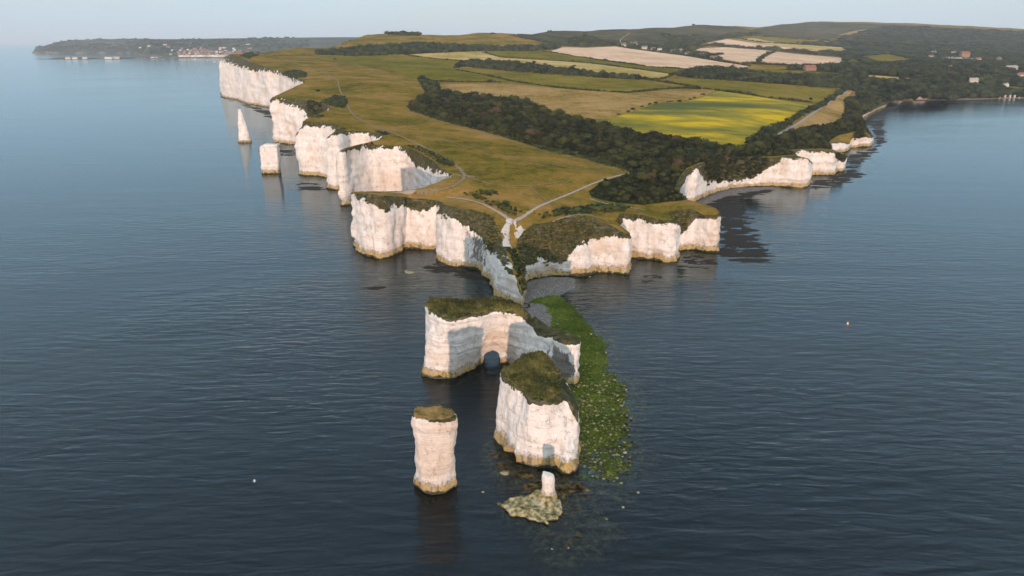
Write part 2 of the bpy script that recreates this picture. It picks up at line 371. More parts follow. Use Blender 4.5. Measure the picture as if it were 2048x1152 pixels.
cR(705, 383.5, 27.3); cR(740, 383, 27.8); cR(790, 382.5, 28.2); cR(822, 380.5, 28.5); cR(848, 374, 29); cR(878, 363, 29.3); cR(899, 355, 29.6)
cR(904, 348.5, 30); cut(); cR(884, 338, 30.5); cR(857, 315, 31.4, 0.8); cR(828, 300, 32.5, 0.75); cR(807, 292.5, 33.3); cR(769, 289.5, 34); cR(735, 289, 34.8); cR(712, 292.5, 35.3)
cV(684, 412.5, 693, 297, 2); cV(678, 410, 687, 297, 2)
cR(697, 294, 36.2); cR(730, 286, 36.4); cR(764, 278.5, 36.8); cut(); cR(767, 270.5, 37.2); cR(740, 262.5, 38); cR(713, 261, 38.4); cR(693, 261.5, 38.6)
cV(678, 380, 674, 263, 3); cV(652, 377, 660, 269.5, 2); cR(676, 259.5, 39.6, 0.6); cR(694, 257, 40, 0.7); cR(676, 250.5, 40.6)
cV(648, 354, 657, 247.5, 2); cV(630, 352, 636, 244, 2); cV(612, 351.5, 620, 242.5, 2); cV(592.5, 349, 606, 242.5, 2, 0.75); cR(618, 234.5, 42.6); cR(640, 226, 43); cR(661, 219, 43.5); cut(); cR(660, 213.5, 44)
cR(643, 206, 44.6, 0.7); cR(626, 202, 45, 0.6); cV(594, 291, 607, 200, 3, 0.85); cV(568, 286.5, 570, 196, 2); cV(543, 285.5, 545, 195.5, 2)
cR(553, 191, 46.4); cR(580, 178, 48); cR(611, 163.5, 50.3); cut(); cR(600, 157.5, 52); cR(576, 150, 54.3); cR(560, 142, 57)
cV(543, 217, 537, 136, 4); cV(518, 211, 518, 129, 5, 0.84); cV(497, 207.5, 500, 124, 6, 0.84); cV(474, 199, 488, 117, 7, 0.84); cV(447, 195, 471, 111, 8, 0.9); cV(441, 187, 463, 108, 9, 0.9)
cW(-560, 1640, 76); cW(-470, 1900, 78); cW(-330, 2400, 55); cW(-150, 3100, 15); cW(100, 4200, 10)

n0 = len(CO)
rimc = np.array([[c[0], c[1], c[2]] for c in CO], float)
# outward direction = left of travel
tg = np.gradient(rimc[:, :2], axis=0); tg /= np.linalg.norm(tg, axis=1)[:, None] + 1e-9
outw = np.stack([tg[:, 1] * 1.0, -tg[:, 0]], 1) * -1.0
base = np.array([[c[3], c[4]] if c[3] is not None else list(rimc[i, :2] + outw[i] * min(3.0, 0.06 * rimc[i, 2] + 1)) for i, c in enumerate(CO)], float)
hcc = np.array([c[5] for c in CO]); dkc = np.array([c[6] for c in CO])
# resample along the rim
ts = []
for i in range(n0 - 1):
    Lr = max(np.linalg.norm(rimc[i + 1, :2] - rimc[i, :2]), np.linalg.norm(base[i + 1] - base[i]))
    Y = min(rimc[i, 1], rimc[i + 1, 1])
    k = max(1, int(round(Lr / (1.1 if Y < 420 else 2.2 if Y < 800 else 5 if Y < 1700 else 25))))
    ts += [i + j / k for j in range(k)]
ts.append(n0 - 1.0); ts = np.array(ts)
ix = np.arange(n0)
itp = lambda a: np.interp(ts, ix, a)
rim = np.stack([itp(rimc[:, 0]), itp(rimc[:, 1]), itp(rimc[:, 2])], 1)
bas = np.stack([itp(base[:, 0]), itp(base[:, 1])], 1)
hc, dk = itp(hcc), itp(dkc)
def smooth1(a, k=2):
    for _ in range(k):
        b = a.copy(); b[1:-1] = 0.25 * a[:-2] + 0.5 * a[1:-1] + 0.25 * a[2:]; a = b
    return a
rim, bas, hc, dk = smooth1(rim), smooth1(bas), smooth1(hc), smooth1(dk)
tg = np.gradient(smooth1(rim[:, :2], 4), axis=0); tg /= np.linalg.norm(tg, axis=1)[:, None] + 1e-9
nrm = np.stack([-tg[:, 1], tg[:, 0]], 1) * 1.0
OUT = -np.stack([tg[:, 1], -tg[:, 0]], 1)
# make sure OUT points from land to sea: travelling with land on the right -> left normal
OUT = np.stack([-tg[:, 1], tg[:, 0]], 1)
nearw = np.clip(1.2 - rim[:, 1] / 2000, 0.3, 1)
jit = fbm(rim[:, 0] / 5, rim[:, 1] / 5, 0, 3, 3) * 1.3 * np.clip(rim[:, 1] / 600, 0.8, 1.6)
far = rim[:, 1] > 1800
jit[far] = 0
rim[:, :2] += OUT * jit[:, None]

# ------------------------------------------------------------------ the lie of the land
ctl = []
def kZ(px, py, z): p = PZ(px, py, z); ctl.append([p[0], p[1], z])
def kY(px, py, Y): ctl.append(list(PY(px, py, Y)))
sel = np.unique(np.concatenate([np.searchsorted(ts, ix)]))
for i in sel:
    if ctl and min(np.hypot(ctl[-1][0] - rim[i, 0], ctl[-1][1] - rim[i, 1]), 99) < 4: continue
    ctl.append(list(rim[i]))
for a in [(1027, 455, 22.6), (1020, 437, 25), (1060, 425, 25), (985, 400, 27), (930, 380, 28.5), (1100, 395, 26), (1180, 400, 24), (1250, 346, 27), (1330, 395, 21), (1300, 410, 20.5),
          (1000, 330, 31), (930, 330, 31), (900, 300, 33), (1100, 310, 30), (1250, 300, 28), (1400, 310, 24), (1500, 300, 21.5), (980, 260, 34), (1150, 262, 31), (830, 230, 38), (760, 240, 39.5),
          (700, 200, 45), (860, 190, 41), (1000, 215, 38), (1100, 240, 34), (750, 165, 51), (660, 150, 56), (870, 165, 45), (980, 165, 45), (1122, 177, 43), (1256, 186, 40), (1207, 240, 33), (1350, 275, 27.5),
          (1400, 200, 34.5), (1350, 170, 40.5), (1470, 290, 24), (1550, 262, 24.5), (1600, 210, 31), (1690, 180, 29), (1650, 235, 23), (1690, 205, 24), (1725, 190, 23), (1500, 167, 39), (1300, 133, 56),
          (1200, 150, 50), (1050, 128, 58), (1150, 122, 60), (920, 121, 62), (1400, 141, 51), (1498, 133, 53), (1620, 142, 46), (1690, 130, 50), (1600, 125, 54), (1450, 120, 60), (1900, 183, 11), (1800, 172, 26),
          (2048, 178, 12), (2300, 170, 14), (2048, 165, 22), (1900, 150, 36), (1780, 150, 40), (1900, 126, 48), (1800, 115, 56), (2040, 125, 44), (1773, 106, 64), (1850, 190, 14)]:
    kZ(*a)
for a in [(750, 130, 1400), (650, 112, 1560), (560, 122, 1330), (540, 112, 1450), (500, 98, 1640), (540, 90, 1760), (600, 78.5, 1950), (700, 70.5, 2120), (800, 67.5, 2230), (950, 67, 2350), (1040, 69, 2450),
          (800, 85, 1950), (700, 92, 1800), (850, 106, 1700), (1000, 103, 1830), (1100, 104, 1830), (950, 85, 2050), (1100, 92, 2100), (1232, 93, 2150), (1366, 111, 2000), (1450, 100, 2500), (1550, 104, 2450), (1680, 115, 2300),
          (1100, 62, 2800), (1200, 58.5, 3050), (1300, 54, 3350), (1400, 48.5, 3650), (1470, 52, 3900), (1200, 75, 2550), (1300, 75, 2650), (1400, 75, 2850), (1350, 62, 3050), (1490, 70, 3250), (1600, 80, 3100), (1690, 95, 2900),
          (1500, 55, 4500), (1560, 48, 4800), (1620, 42.5, 5000), (1720, 46, 5050), (1800, 49, 5100), (1900, 52.5, 5150), (1980, 58, 5200), (2048, 62.5, 5250), (2200, 68, 5300), (2500, 74, 5300),
          (1600, 62, 4100), (1720, 68, 4000), (1850, 76, 3900), (2000, 84, 3700), (2200, 90, 3500), (1750, 84, 3400), (1900, 96, 3000), (2048, 108, 2600), (2300, 120, 2400), (2600, 120, 2400)]:
    kY(*a)
for a in [(-600, 2100, 60), (-300, 2700, 60), (0, 3000, 70), (400, 3600, 110), (-100, 3600, 20), (700, 4400, 120), (1300, 5200, 110), (2000, 6300, 100), (3500, 6600, 90), (5500, 6400, 60), (500, 6500, 40),
          (5500, 4000, 40), (4500, 2500, 20)]:
    ctl.append(list(a))
ctl = np.array(ctl)
def _phi(r2): return np.sqrt(r2 + 12.0 ** 2)
_n = len(ctl)
_A = np.zeros((_n + 1, _n + 1))
_A[:_n, :_n] = -_phi(((ctl[:, None, :2] - ctl[None, :, :2]) ** 2).sum(-1)) + np.eye(_n) * 0.6
_A[:_n, _n] = 1; _A[_n, :_n] = 1
_w = np.linalg.solve(_A, np.append(ctl[:, 2], 0))
def TERR(x, y):
    x = np.asarray(x, float).ravel(); y = np.asarray(y, float).ravel(); out = np.empty(len(x))
    for a in range(0, len(x), 20000):
        b = slice(a, a + 20000)
        r2 = (x[b, None] - ctl[None, :, 0]) ** 2 + (y[b, None] - ctl[None, :, 1]) ** 2
        out[b] = -_phi(r2) @ _w[:_n] + _w[_n]
    d = np.clip((y - 900) / 2500, 0, 1)
    out += fbm(x / 45, y / 45, 0, 3, 5) * (0.7 + 2.0 * d) + fbm(x / 300, y / 300, 3, 2, 8) * 6.0 * d
    return out
def on_land(px, py):
    """where the sight line through a photograph pixel meets the land"""
    d = ray(px, py).reshape(-1, 3); n = len(d)
    Ys = 270 * 1.022 ** np.arange(140)
    t = Ys[None, :] / d[:, 1:2]
    X = d[:, 0:1] * t; Z = CAMZ + d[:, 2:3] * t; Yb = np.broadcast_to(Ys, X.shape)
    under = Z < TERR(X, Yb).reshape(X.shape)
    hit = under.any(1); k = np.where(hit, under.argmax(1), 139); k = np.maximum(k, 1)
    lo, hi = Ys[k - 1].copy(), Ys[k].copy()
    for _ in range(14):
        mi = (lo + hi) / 2; tt = mi / d[:, 1]
        u = CAMZ + d[:, 2] * tt < TERR(d[:, 0] * tt, mi)
        hi = np.where(u, mi, hi); lo = np.where(u, lo, mi)
    tt = hi / d[:, 1]
    return np.stack([d[:, 0] * tt, hi], 1)
def dens(poly, step, closed=True):
    poly = np.asarray(poly, float); out = []
    m = len(poly)
    for i in range(m if closed else m - 1):
        a, b = poly[i], poly[(i + 1) % m]; k = max(1, int(np.hypot(*(b - a)) / step))
        out += [a + (b - a) * j / k for j in range(k)]
    if not closed: out.append(poly[-1])
    return np.array(out)
def land_poly(px, step=9, closed=True):
    q = dens(px, step, closed); return on_land(q[:, 0], q[:, 1])
def in_poly(x, y, poly):
    r = np.zeros(len(x), bool); m = len(poly); j = m - 1
    for i in range(m):
        xi, yi, xj, yj = poly[i][0], poly[i][1], poly[j][0], poly[j][1]
        c = (yi > y) != (yj > y)
        with np.errstate(divide='ignore', invalid='ignore'):
            r ^= c & (x < (xj - xi) * (y - yi) / (yj - yi + 1e-12) + xi)
        j = i
    return r
def sd_poly(x, y, poly):
    """signed distance, negative inside"""
    d2 = np.full(x.shape, 1e18); m = len(poly); ins = in_poly(x.ravel(), y.ravel(), poly).reshape(x.shape)
    for i in range(m):
        a, b = np.array(poly[i]), np.array(poly[(i + 1) % m]); e = b - a
        t = np.clip(((x - a[0]) * e[0] + (y - a[1]) * e[1]) / (e @ e + 1e-12), 0, 1)
        d2 = np.minimum(d2, (x - a[0] - e[0] * t) ** 2 + (y - a[1] - e[1] * t) ** 2)
    d = np.sqrt(d2); return np.where(ins, -d, d)

# ------------------------------------------------------------------ the cliffs
def build_cliffs():
    n = len(rim); Rr = 30
    t = np.linspace(0, 1, Rr)[None, :]
    zr = rim[:, 2:3]
    e = np.clip((t - hc[:, None]) / (1.0001 - hc[:, None]), 0, 1)
    gfr = 0.25 * t + 0.75 * e ** 1.0
    bx = bas[:, 0:1] + (rim[:, 0:1] - bas[:, 0:1]) * gfr
    by = bas[:, 1:2] + (rim[:, 1:2] - bas[:, 1:2]) * gfr
    z = -1.5 + (zr + 1.5) * t
    sc = np.clip(rim[:, 1:2] / 450, 0.8, 2.2)
    am = np.clip(1.25 * sc, 0.8, 2.4) * np.clip(zr / 18, 0.2, 1)
    d = fbm(bx / (7 * sc), by / (7 * sc), z / (26 * sc), 3, 11) * 2.2 * am
    d = d + fbm(bx / (2.2 * sc), by / (2.2 * sc), z / (4 * sc), 4, 23, 0.62) * 0.9 * am
    d = d + fbm(bx / 40, by / 40, z / (1.7 * sc), 2, 27) * 0.55 * am
    wx, wy, wz = bx + 2 * fbm(bx / 6, by / 6, z / 6, 2, 61), by + 2 * fbm(bx / 6, by / 6, z / 6, 2, 67), z + 1.5 * fbm(bx / 8, by / 8, z / 8, 2, 71)
    d = d + (_hash(np.floor(wx / (2.6 * sc)).astype(np.int64), np.floor(wy / (2.6 * sc)).astype(np.int64), np.floor(wz / (4.5 * sc)).astype(np.int64), 73) - .5) * 0.4 * am
    led = 0.4 * np.exp(-((z - 0.6) / 1.3) ** 2) - 0.7 * np.exp(-((z - 3.2) / 1.0) ** 2)
    d = d + led * np.clip(zr / 18, 0.1, 1) * (1 + 0.7 * fbm(bx / 9, by / 9, 0, 2, 31))
    d = d * np.clip((1 - t) * 9, 0, 1)
    x = bx + OUT[:, 0:1] * d; y = by + OUT[:, 1:2] * d
    z = z + fbm(bx / 3, by / 3, z / 3, 2, 41) * 0.35 * np.clip((1 - t) * 6, 0, 1)
    V = np.stack([x, y, z], -1).reshape(-1, 3)
    veg = ((t - hc[:, None]) / 0.20 + 0.05 + 0 * x)
    veg = np.clip(veg, -2.0, 1.6)
    dark = dk[:, None] * sstep(0.1, 0.3, t) * (1 - sstep(0.8, 0.95, t)) + 0 * x
    # split into stretches so that each headland is a piece of its own
    cuts_px = [0] + [int(np.searchsorted(ts, k)) for k in CUTS] + [n - 1]
    for q in range(len(cuts_px) - 1):
        a, b = cuts_px[q], cuts_px[q + 1]
        if b <= a: continue
        m = b - a + 1
        idx = np.arange(a * Rr, (b + 1) * Rr)
        I = np.arange(m * Rr).reshape(m, Rr)
        F = np.stack([I[:-1, :-1], I[:-1, 1:], I[1:, 1:], I[1:, :-1]], -1).reshape(-1, 4)
        o = mesh_obj('cliff', V[idx], F, M['chalk'], attrs={'veg': veg.reshape(-1)[idx], 'dark': dark.reshape(-1)[idx]})
        tag(o, kind='structure')

# ------------------------------------------------------------------ fields (outlines traced on the photograph, laid on the land)
FIELDS = [
 ('pasture_field', 'green', [(628,111.5),(704,112.5),(794,109.5),(843,116),(919,122),(905,136.5),(947,144),(996,160.5),(947,163),(864,161),(840,159),(794,145),(746,134.6),(687,122)]),
 ('hay_field', 'straw', [(812,109.3),(880,105),(964,103),(1000,114.7),(1049,118),(1132,123),(1181,126.5),(1268,137.5),(1349,149),(1325,158.5),(1300,160),(1259,154),(1219,147),(1154,139),(1073,131),(1040,125.5),(975,121.5),(926,121)]),
 ('grass_strip_field', 'green', [(968,102.5),(999,100.5),(1086,102.5),(1098,104.5),(1195,120),(1293,133),(1395,140.5),(1395,147),(1354,148.5),(1268,137.5),(1181,126.5),(1132,123),(1049,118),(1000,114.7)]),
 ('wheat_field', 'wheat', [(1098,103.5),(1127,94),(1171,95.5),(1232,93),(1268,98.5),(1366,111),(1440,123),(1498,132),(1478,138),(1459,141.6),(1395,140),(1293,132.5),(1195,119.3)]),
 ('pasture_field', 'green2', [(912,140),(923,135.5),(992,142),(1086,149),(1190,157),(1256,160),(1293,162),(1342,170),(1374,175.5),(1317,178),(1256,184),(1207,181.7),(1122,175.5),(1000,164),(950,148)]),
 ('stubble_field', 'tan', [(868,168),(982,166.5),(1040,169),(1122,177.5),(1207,184),(1256,186.5),(1342,179.5),(1400,179),(1432,181.5),(1392,196.5),(1359,203),(1312,206),(1256,226),(1207,238),(1184,237),(1110,222),(1073,206.5),(1049,200),(999,198),(912,188.5),(878,186.7)]),
 ('flower_field', 'yellow', [(1437,182),(1490,189),(1544,198),(1617,208),(1634,210.5),(1605,224),(1568,249),(1520,271),(1495,288),(1468,293),(1422,286),(1361,274),(1268,265),(1220,256),(1171,243),(1185,238),(1209,239),(1256,227),(1312,207),(1359,204),(1394,197.5)]),
 ('pasture_field', 'green2', [(1325,162),(1366,155.5),(1430,160),(1500,166),(1558,171),(1620,176),(1686,177.5),(1681,184),(1652,202),(1637,209),(1617,207),(1544,196.5),(1490,188),(1437,181.5),(1400,176.5),(1374,172),(1342,167.5)]),
 ('dry_strip_field', 'tan', [(1700,180),(1725,184),(1715,194),(1690,204),(1683,236),(1671,245),(1630,251),(1588,259),(1560,270),(1617,231)]),
 ('wheat_field', 'wheat', [(1384,102),(1400,96.5),(1450,94.5),(1526,99.5),(1547,103.5),(1528,112),(1517,120),(1514,126),(1485,125),(1447,118.5)]),
 ('wheat_field', 'wheat', [(1553,104),(1621,110.5),(1684,115.5),(1681,132.5),(1621,130),(1520,126),(1522,119),(1532,112)]),
 ('wheat_field', 'wheat', [(1414,86),(1454,78),(1526,88.5),(1621,99.5),(1662,105.5),(1558,98.5),(1479,93),(1431,89)]),
 ('hay_field', 'straw', [(1476,78),(1504,76),(1590,89),(1692,95),(1690,105),(1662,105),(1621,99),(1526,88)]),
 ('pasture_field', 'green2', [(1500,73),(1527,71),(1590,77.5),(1671,82.5),(1668,87),(1596,87),(1530,81)]),
 ('pasture_field', 'green2', [(1719,113.5),(1773,107),(1827,118.5),(1824,123),(1764,129),(1735,123)]),
 ('pasture_field', 'green', [(1689,127),(1704,117.5),(1735,129),(1692,132)]),
 ('stubble_field', 'straw', [(1726,149),(1833,157),(1811,159.5),(1735,155)]),
 ('meadow_field', 'green2', [(1479,142.5),(1517,137),(1621,142.5),(1694,147),(1660,151),(1552,151.5),(1495,146)]),
 ('meadow_field', 'green2', [(1780,131.5),(1830,124),(1848,126.5),(1815,131)]),
 ('meadow_field', 'green2', [(1963,168),(2000,172),(2060,174.5),(2060,178.5),(2000,177)]),
 ('meadow_field', 'green', [(1945,147),(1962,144.5),(1970,149),(1958,154),(1946,152)]),
 ('heath_field', 'tan', [(1678,69),(1715,60),(1735,58),(1712,66),(1690,71.5)]),
]
WOODFLOOR = [(1351,152),(1400,141),(1500,141),(1686,133),(1695,100),(1660,90),(1700,62),(1800,50),(2060,64),(2700,76),(2900,186),(2048,194),(1846,198),(1765,203),(1726,222),(1690,206),(1726,186),(1690,177),(1560,168)]
SCRUB = [(836,157),(871,168),(876,183),(912,187),(999,197.5),(1041,200),(1079,215),(1142,237),(1183,241),(1220,256),(1268,266),(1354,276),(1422,287),(1468,294),(1497,290),(1522,273),(1559,271),(1590,260),(1632,252),(1673,246),(1686,236),(1692,206),(1725,187),(1764,193),(1772,200),
 (1746,211),(1728,221),(1722,234),(1731,252),(1728,263),(1712,262),(1680,269),(1655,283),(1661,297),(1617,297),(1573,300),(1571,308),(1596,311),(1560,312),(1520,313),(1470,314),(1427,320),(1398,326),(1373,335),(1358,355),(1349,376),(1359,390),(1378,399),(1340,403),(1283,409),(1236,406),(1200,399),(1183,394),(1177,383),(1206,362),(1266,346),(1248,338),(1177,318),(1094,300),(982,266.5),(888,242),(822,221),(815,207.5),(850,187),(843,169)]
HEATH = [(1030,70),(1100,62.5),(1200,59),(1300,55),(1400,49.5),(1470,53),(1500,60),(1560,49),(1620,43.5),(1720,47),(1800,50),(1700,62),(1660,80),(1500,70),(1476,76),(1454,77),(1412,85),(1384,101),(1270,97),(1232,92),(1171,94),(1127,92),(1100,88),(1060,79)]

def build_land():
    polys = [(nm, mt, land_poly(px)) for nm, mt, px in FIELDS]
    wf, sc, he = land_poly(WOODFLOOR, 25), land_poly(SCRUB, 12), land_poly(HEATH, 20)
    outline = np.concatenate([rim[:, :2], [[100, 7000], [6500, 7000], [6500, 2400]]])
    outline = np.concatenate([outline[:len(rim)], dens(outline[len(rim) - 1:], 90, False)[1:], dens(np.array([outline[-1], rim[0, :2]]), 90, False)[1:-1]])
    pts = [outline]; edges = [np.stack([np.arange(len(outline)), (np.arange(len(outline)) + 1) % len(outline)], 1)]
    k = len(outline)
    for p in [q[2] for q in polys] + [wf, sc, he]:
        pts.append(p); edges.append(np.stack([np.arange(len(p)), (np.arange(len(p)) + 1) % len(p)], 1) + k); k += len(p)
    rng = np.random.default_rng(4)
    inner = []; Y = 270.0
    while Y < 7000:
        s = min(max(3.6, Y * 0.0088), 75)
        xs = np.arange(-700, min(6500, 1.0 * Y + 900), s)
        inner.append(np.stack([xs + rng.uniform(-.3, .3, len(xs)) * s, Y + rng.uniform(-.3, .3, len(xs)) * s], 1)); Y += s
    inner = np.concatenate(inner)
    ok = in_poly(inner[:, 0], inner[:, 1], outline)
    inner = inner[ok]
    # keep clear of the rim
    d = np.full(len(inner), 1e9)
    for a in range(0, len(rim), 3):
        d = np.minimum(d, (inner[:, 0] - rim[a, 0]) ** 2 + (inner[:, 1] - rim[a, 1]) ** 2)
    inner = inner[d > 2.2 ** 2]
    pts.append(inner)
    P = np.concatenate(pts); E = np.concatenate(edges)
    r = delaunay_2d_cdt([Vector(p) for p in P], [tuple(map(int, e)) for e in E], [], 0, 1e-4)
    V = np.array([(v.x, v.y) for v in r[0]]); F = np.array([f for f in r[2] if len(f) == 3], int)
    cen = V[F].mean(1)
    keep = in_poly(cen[:, 0], cen[:, 1], outline)
    F, cen = F[keep], cen[keep]
    a, b, c = V[F[:, 0]], V[F[:, 1]], V[F[:, 2]]
    flip = (b[:, 0] - a[:, 0]) * (c[:, 1] - a[:, 1]) - (b[:, 1] - a[:, 1]) * (c[:, 0] - a[:, 0]) < 0
    F[flip] = F[flip][:, ::-1]
    Z = TERR(V[:, 0], V[:, 1])
    # the edge of the land is the edge of the cliff
    src = np.array([min(q) if len(q) else 10 ** 9 for q in r[3]])
    isr = src < len(rim); Z[isr] = rim[src[isr], 2]
    # ease the ground near the edge towards it
    rn = ~isr & (V[:, 1] < 2000)
    idx = np.where(rn)[0]
    bd = np.full(len(idx), 1e9); bi = np.zeros(len(idx), int)
    for q in range(0, len(rim), 2):
        dd = (V[idx, 0] - rim[q, 0]) ** 2 + (V[idx, 1] - rim[q, 1]) ** 2
        m = dd < bd; bd[m] = dd[m]; bi[m] = q
    wgt = np.exp(-bd / 64.0)
    Z[idx] = Z[idx] * (1 - wgt) + (rim[bi, 2] + 0.15) * wgt
    reg = np.full(len(F), -1)
    for q, (poly, code) in enumerate([(he, -3), (wf, -2), (sc, -4)]):
        reg[in_poly(cen[:, 0], cen[:, 1], poly)] = code
    for q, (nm, mt, poly) in enumerate(polys):
        reg[in_poly(cen[:, 0], cen[:, 1], poly)] = q
    V3 = np.column_stack([V, Z])
    for code in [-1, -2, -3, -4] + list(range(len(polys))):
        f = F[reg == code]
        if not len(f): continue
        u, inv = np.unique(f, return_inverse=True)
        nm, mt = {-1: ('downland', 'turf'), -2: ('woodland_ground', 'woodfloor'), -3: ('heath_hill', 'heath'), -4: ('scrub_ground', 'woodfloor')}.get(code) or polys[code][:2]
        tag(mesh_obj(nm, V3[u], inv.reshape(-1, 3), M[mt]), kind='structure')
    return wf, sc

# ------------------------------------------------------------------ foliage clumps
def ico(sub):
    bm = bmesh.new(); bmesh.ops.create_icosphere(bm, subdivisions=sub, radius=1.0)
    V = np.array([v.co[:] for v in bm.verts]); F = np.array([[v.index for v in f.verts] for f in bm.faces]); bm.free()
    return V, F
def clump_protos(nv, nleaf, seed, squash=0.8, sub=2, leaf=0.3):
    out = []; rng = np.random.default_rng(seed); V0, F0 = ico(sub)
    for q in range(nv):
        V = V0 * (0.78 + 0.30 * fbm(V0[:, 0] * 1.7 + q * 9, V0[:, 1] * 1.7, V0[:, 2] * 1.7, 3, seed + q)[:, None] * 1.6 + rng.uniform(-.09, .09, (len(V0), 1)))
        V[:, 2] *= squash
        n = nleaf
        d = rng.normal(size=(n, 3)); d /= np.linalg.norm(d, axis=1)[:, None]; d[:, 2] = np.abs(d[:, 2]) * 1.0 - 0.15
        c = d * rng.uniform(0.72, 1.12, (n, 1)); c[:, 2] *= squash
        a = rng.normal(size=(n, 3)); a -= d * (a * d).sum(1)[:, None] * 0.6; a /= np.linalg.norm(a, axis=1)[:, None]
        b = np.cross(d, a); s = rng.uniform(0.5, 1.0, (n, 1)) * leaf
        L = np.concatenate([c - a * s, c + b * s * 0.8, c + a * s], 0)
        FL = np.stack([np.arange(n), np.arange(n) + n, np.arange(n) + 2 * n], 1) + len(V)
        out.append((np.concatenate([V, L]), np.concatenate([F0, FL])))
    return out
PR_BUSH = clump_protos(6, 60, 1, 0.75, 2, 0.32)
PR_SMALL = clump_protos(6, 26, 2, 0.8, 1, 0.36)
def clumps(pos, rad, hgt, protos, seed, tint=None):
    rng = np.random.default_rng(seed); n = len(pos); Vs, Fs, Ts = [], [], []; k = 0
    which = rng.integers(0, len(protos), n); ang = rng.uniform(0, 6.283, n)
    tint = rng.uniform(0, 1, n) if tint is None else tint
    for q, (PV, PF) in enumerate(protos):
        s = np.where(which == q)[0]
        if not len(s): continue
        c, sn = np.cos(ang[s])[:, None], np.sin(ang[s])[:, None]
        x = (PV[None, :, 0] * c - PV[None, :, 1] * sn) * rad[s, None] + pos[s, 0:1]
        y = (PV[None, :, 0] * sn + PV[None, :, 1] * c) * rad[s, None] + pos[s, 1:2]
        z = PV[None, :, 2] * hgt[s, None] + pos[s, 2:3]
        Vs.append(np.stack([x, y, z], -1).reshape(-1, 3)); m = len(PV)
        Fs.append((PF[None] + (np.arange(len(s)) * m)[:, None, None]).reshape(-1, 3) + k)
        Ts.append(np.repeat(tint[s], m)); k += len(s) * m
    return np.concatenate(Vs), np.concatenate(Fs), np.concatenate(Ts)
def scatter(poly, step, seed, grow=0.0):
    """jittered points inside a world polygon; step may be a function of distance"""
    rng = np.random.default_rng(seed); lo, hi = poly.min(0), poly.max(0); out = []; y = lo[1]
    while y < hi[1]:
        s = step(y) if callable(step) else step
        xs = np.arange(lo[0], hi[0], s)
        out.append(np.stack([xs + rng.uniform(-.45, .45, len(xs)) * s, y + rng.uniform(-.45, .45, len(xs)) * s, np.full(len(xs), s)], 1)); y += s
    p = np.concatenate(out); return p[in_poly(p[:, 0], p[:, 1], poly)]
def wood(name, poly, step, hmul, protos, mat, seed, label=None, cat=None, kind='stuff', edge=None, local=False):
    p = scatter(poly, step, seed); rng = np.random.default_rng(seed + 5)
    if not len(p): return None
    s = p[:, 2]; sz = 0.72 + 0.6 * fbm(p[:, 0] / 22, p[:, 1] / 22, 0, 2, seed) + rng.uniform(-.25, .25, len(p)) + 0.7 * (rng.uniform(0, 1, len(p)) < .12)
    if edge:
        dd = -sd_poly(p[:, 0], p[:, 1], poly); sz = sz * (0.45 + 0.55 * sstep(0, edge, dd))
    rad = s * 0.78 * np.clip(sz, .35, 1.6); h = s * hmul * np.clip(sz, .35, 1.6)
    z = TERR(p[:, 0], p[:, 1]) + h * 0.35
    V, F, T = clumps(np.column_stack([p[:, :2], z]), rad, h, protos, seed)
    if local:
        c = np.array([p[:, 0].mean(), p[:, 1].mean(), TERR([p[:, 0].mean()], [p[:, 1].mean()])[0]])
        o = mesh_obj(name, V - c, F, mat, attrs={'tint': T}, smooth=False); o.location = c
    else:
        o = mesh_obj(name, V, F, mat, attrs={'tint': T}, smooth=False)
    return tag(o, label, cat, kind=kind)
def ribbon(name, px, w0, w1, mat, lift=0.22, step=3.0, label=None):
    q = dens(px, 4, False); p = on_land(q[:, 0], q[:, 1])
    L = np.concatenate([[0], np.cumsum(np.hypot(*np.diff(p, axis=0).T))]); m = max(4, int(L[-1] / step))
    t = np.linspace(0, L[-1], m); c = np.stack([np.interp(t, L, p[:, 0]), np.interp(t, L, p[:, 1])], 1)
    for _ in range(4): c[1:-1] = .25 * c[:-2] + .5 * c[1:-1] + .25 * c[2:]
    tgn = np.gradient(c, axis=0); tgn /= np.linalg.norm(tgn, axis=1)[:, None] + 1e-9; nn = np.stack([-tgn[:, 1], tgn[:, 0]], 1)
    w = np.linspace(w0, w1, m) * 0.8 * (1 + 0.2 * fbm(c[:, 0] / 15, c[:, 1] / 15, 0, 2, 9)); us = np.linspace(-1, 1, 7)
    X = c[:, None, :] + nn[:, None, :] * (us[None, :, None] * w[:, None, None] * 0.5)
    xy = X.reshape(-1, 2); z = land_z(xy[:, 0], xy[:, 1]) + lift
    I = np.arange(m * 7).reshape(m, 7); F = np.stack([I[:-1, :-1], I[1:, :-1], I[1:, 1:], I[:-1, 1:]], -1).reshape(-1, 4)
    e = np.tile(1 - np.abs(us) ** 1.5, m)
    # cut where the ribbon would leave the land
    return tag(mesh_obj(name, np.column_stack([xy, z]), F, mat, attrs={'edge': e}), kind='structure')
def land_z(x, y):
    """height of the built ground: the lie of the land eased to the cliff edge"""
    z = TERR(x, y); bd = np.full(len(z), 1e9); bi = np.zeros(len(z), int)
    for q in range(0, len(rim), 2):
        dd = (x - rim[q, 0]) ** 2 + (y - rim[q, 1]) ** 2; m = dd < bd; bd[m] = dd[m]; bi[m] = q
    w = np.exp(-bd / 64.0)
    return z * (1 - w) + (rim[bi, 2] + 0.15) * w

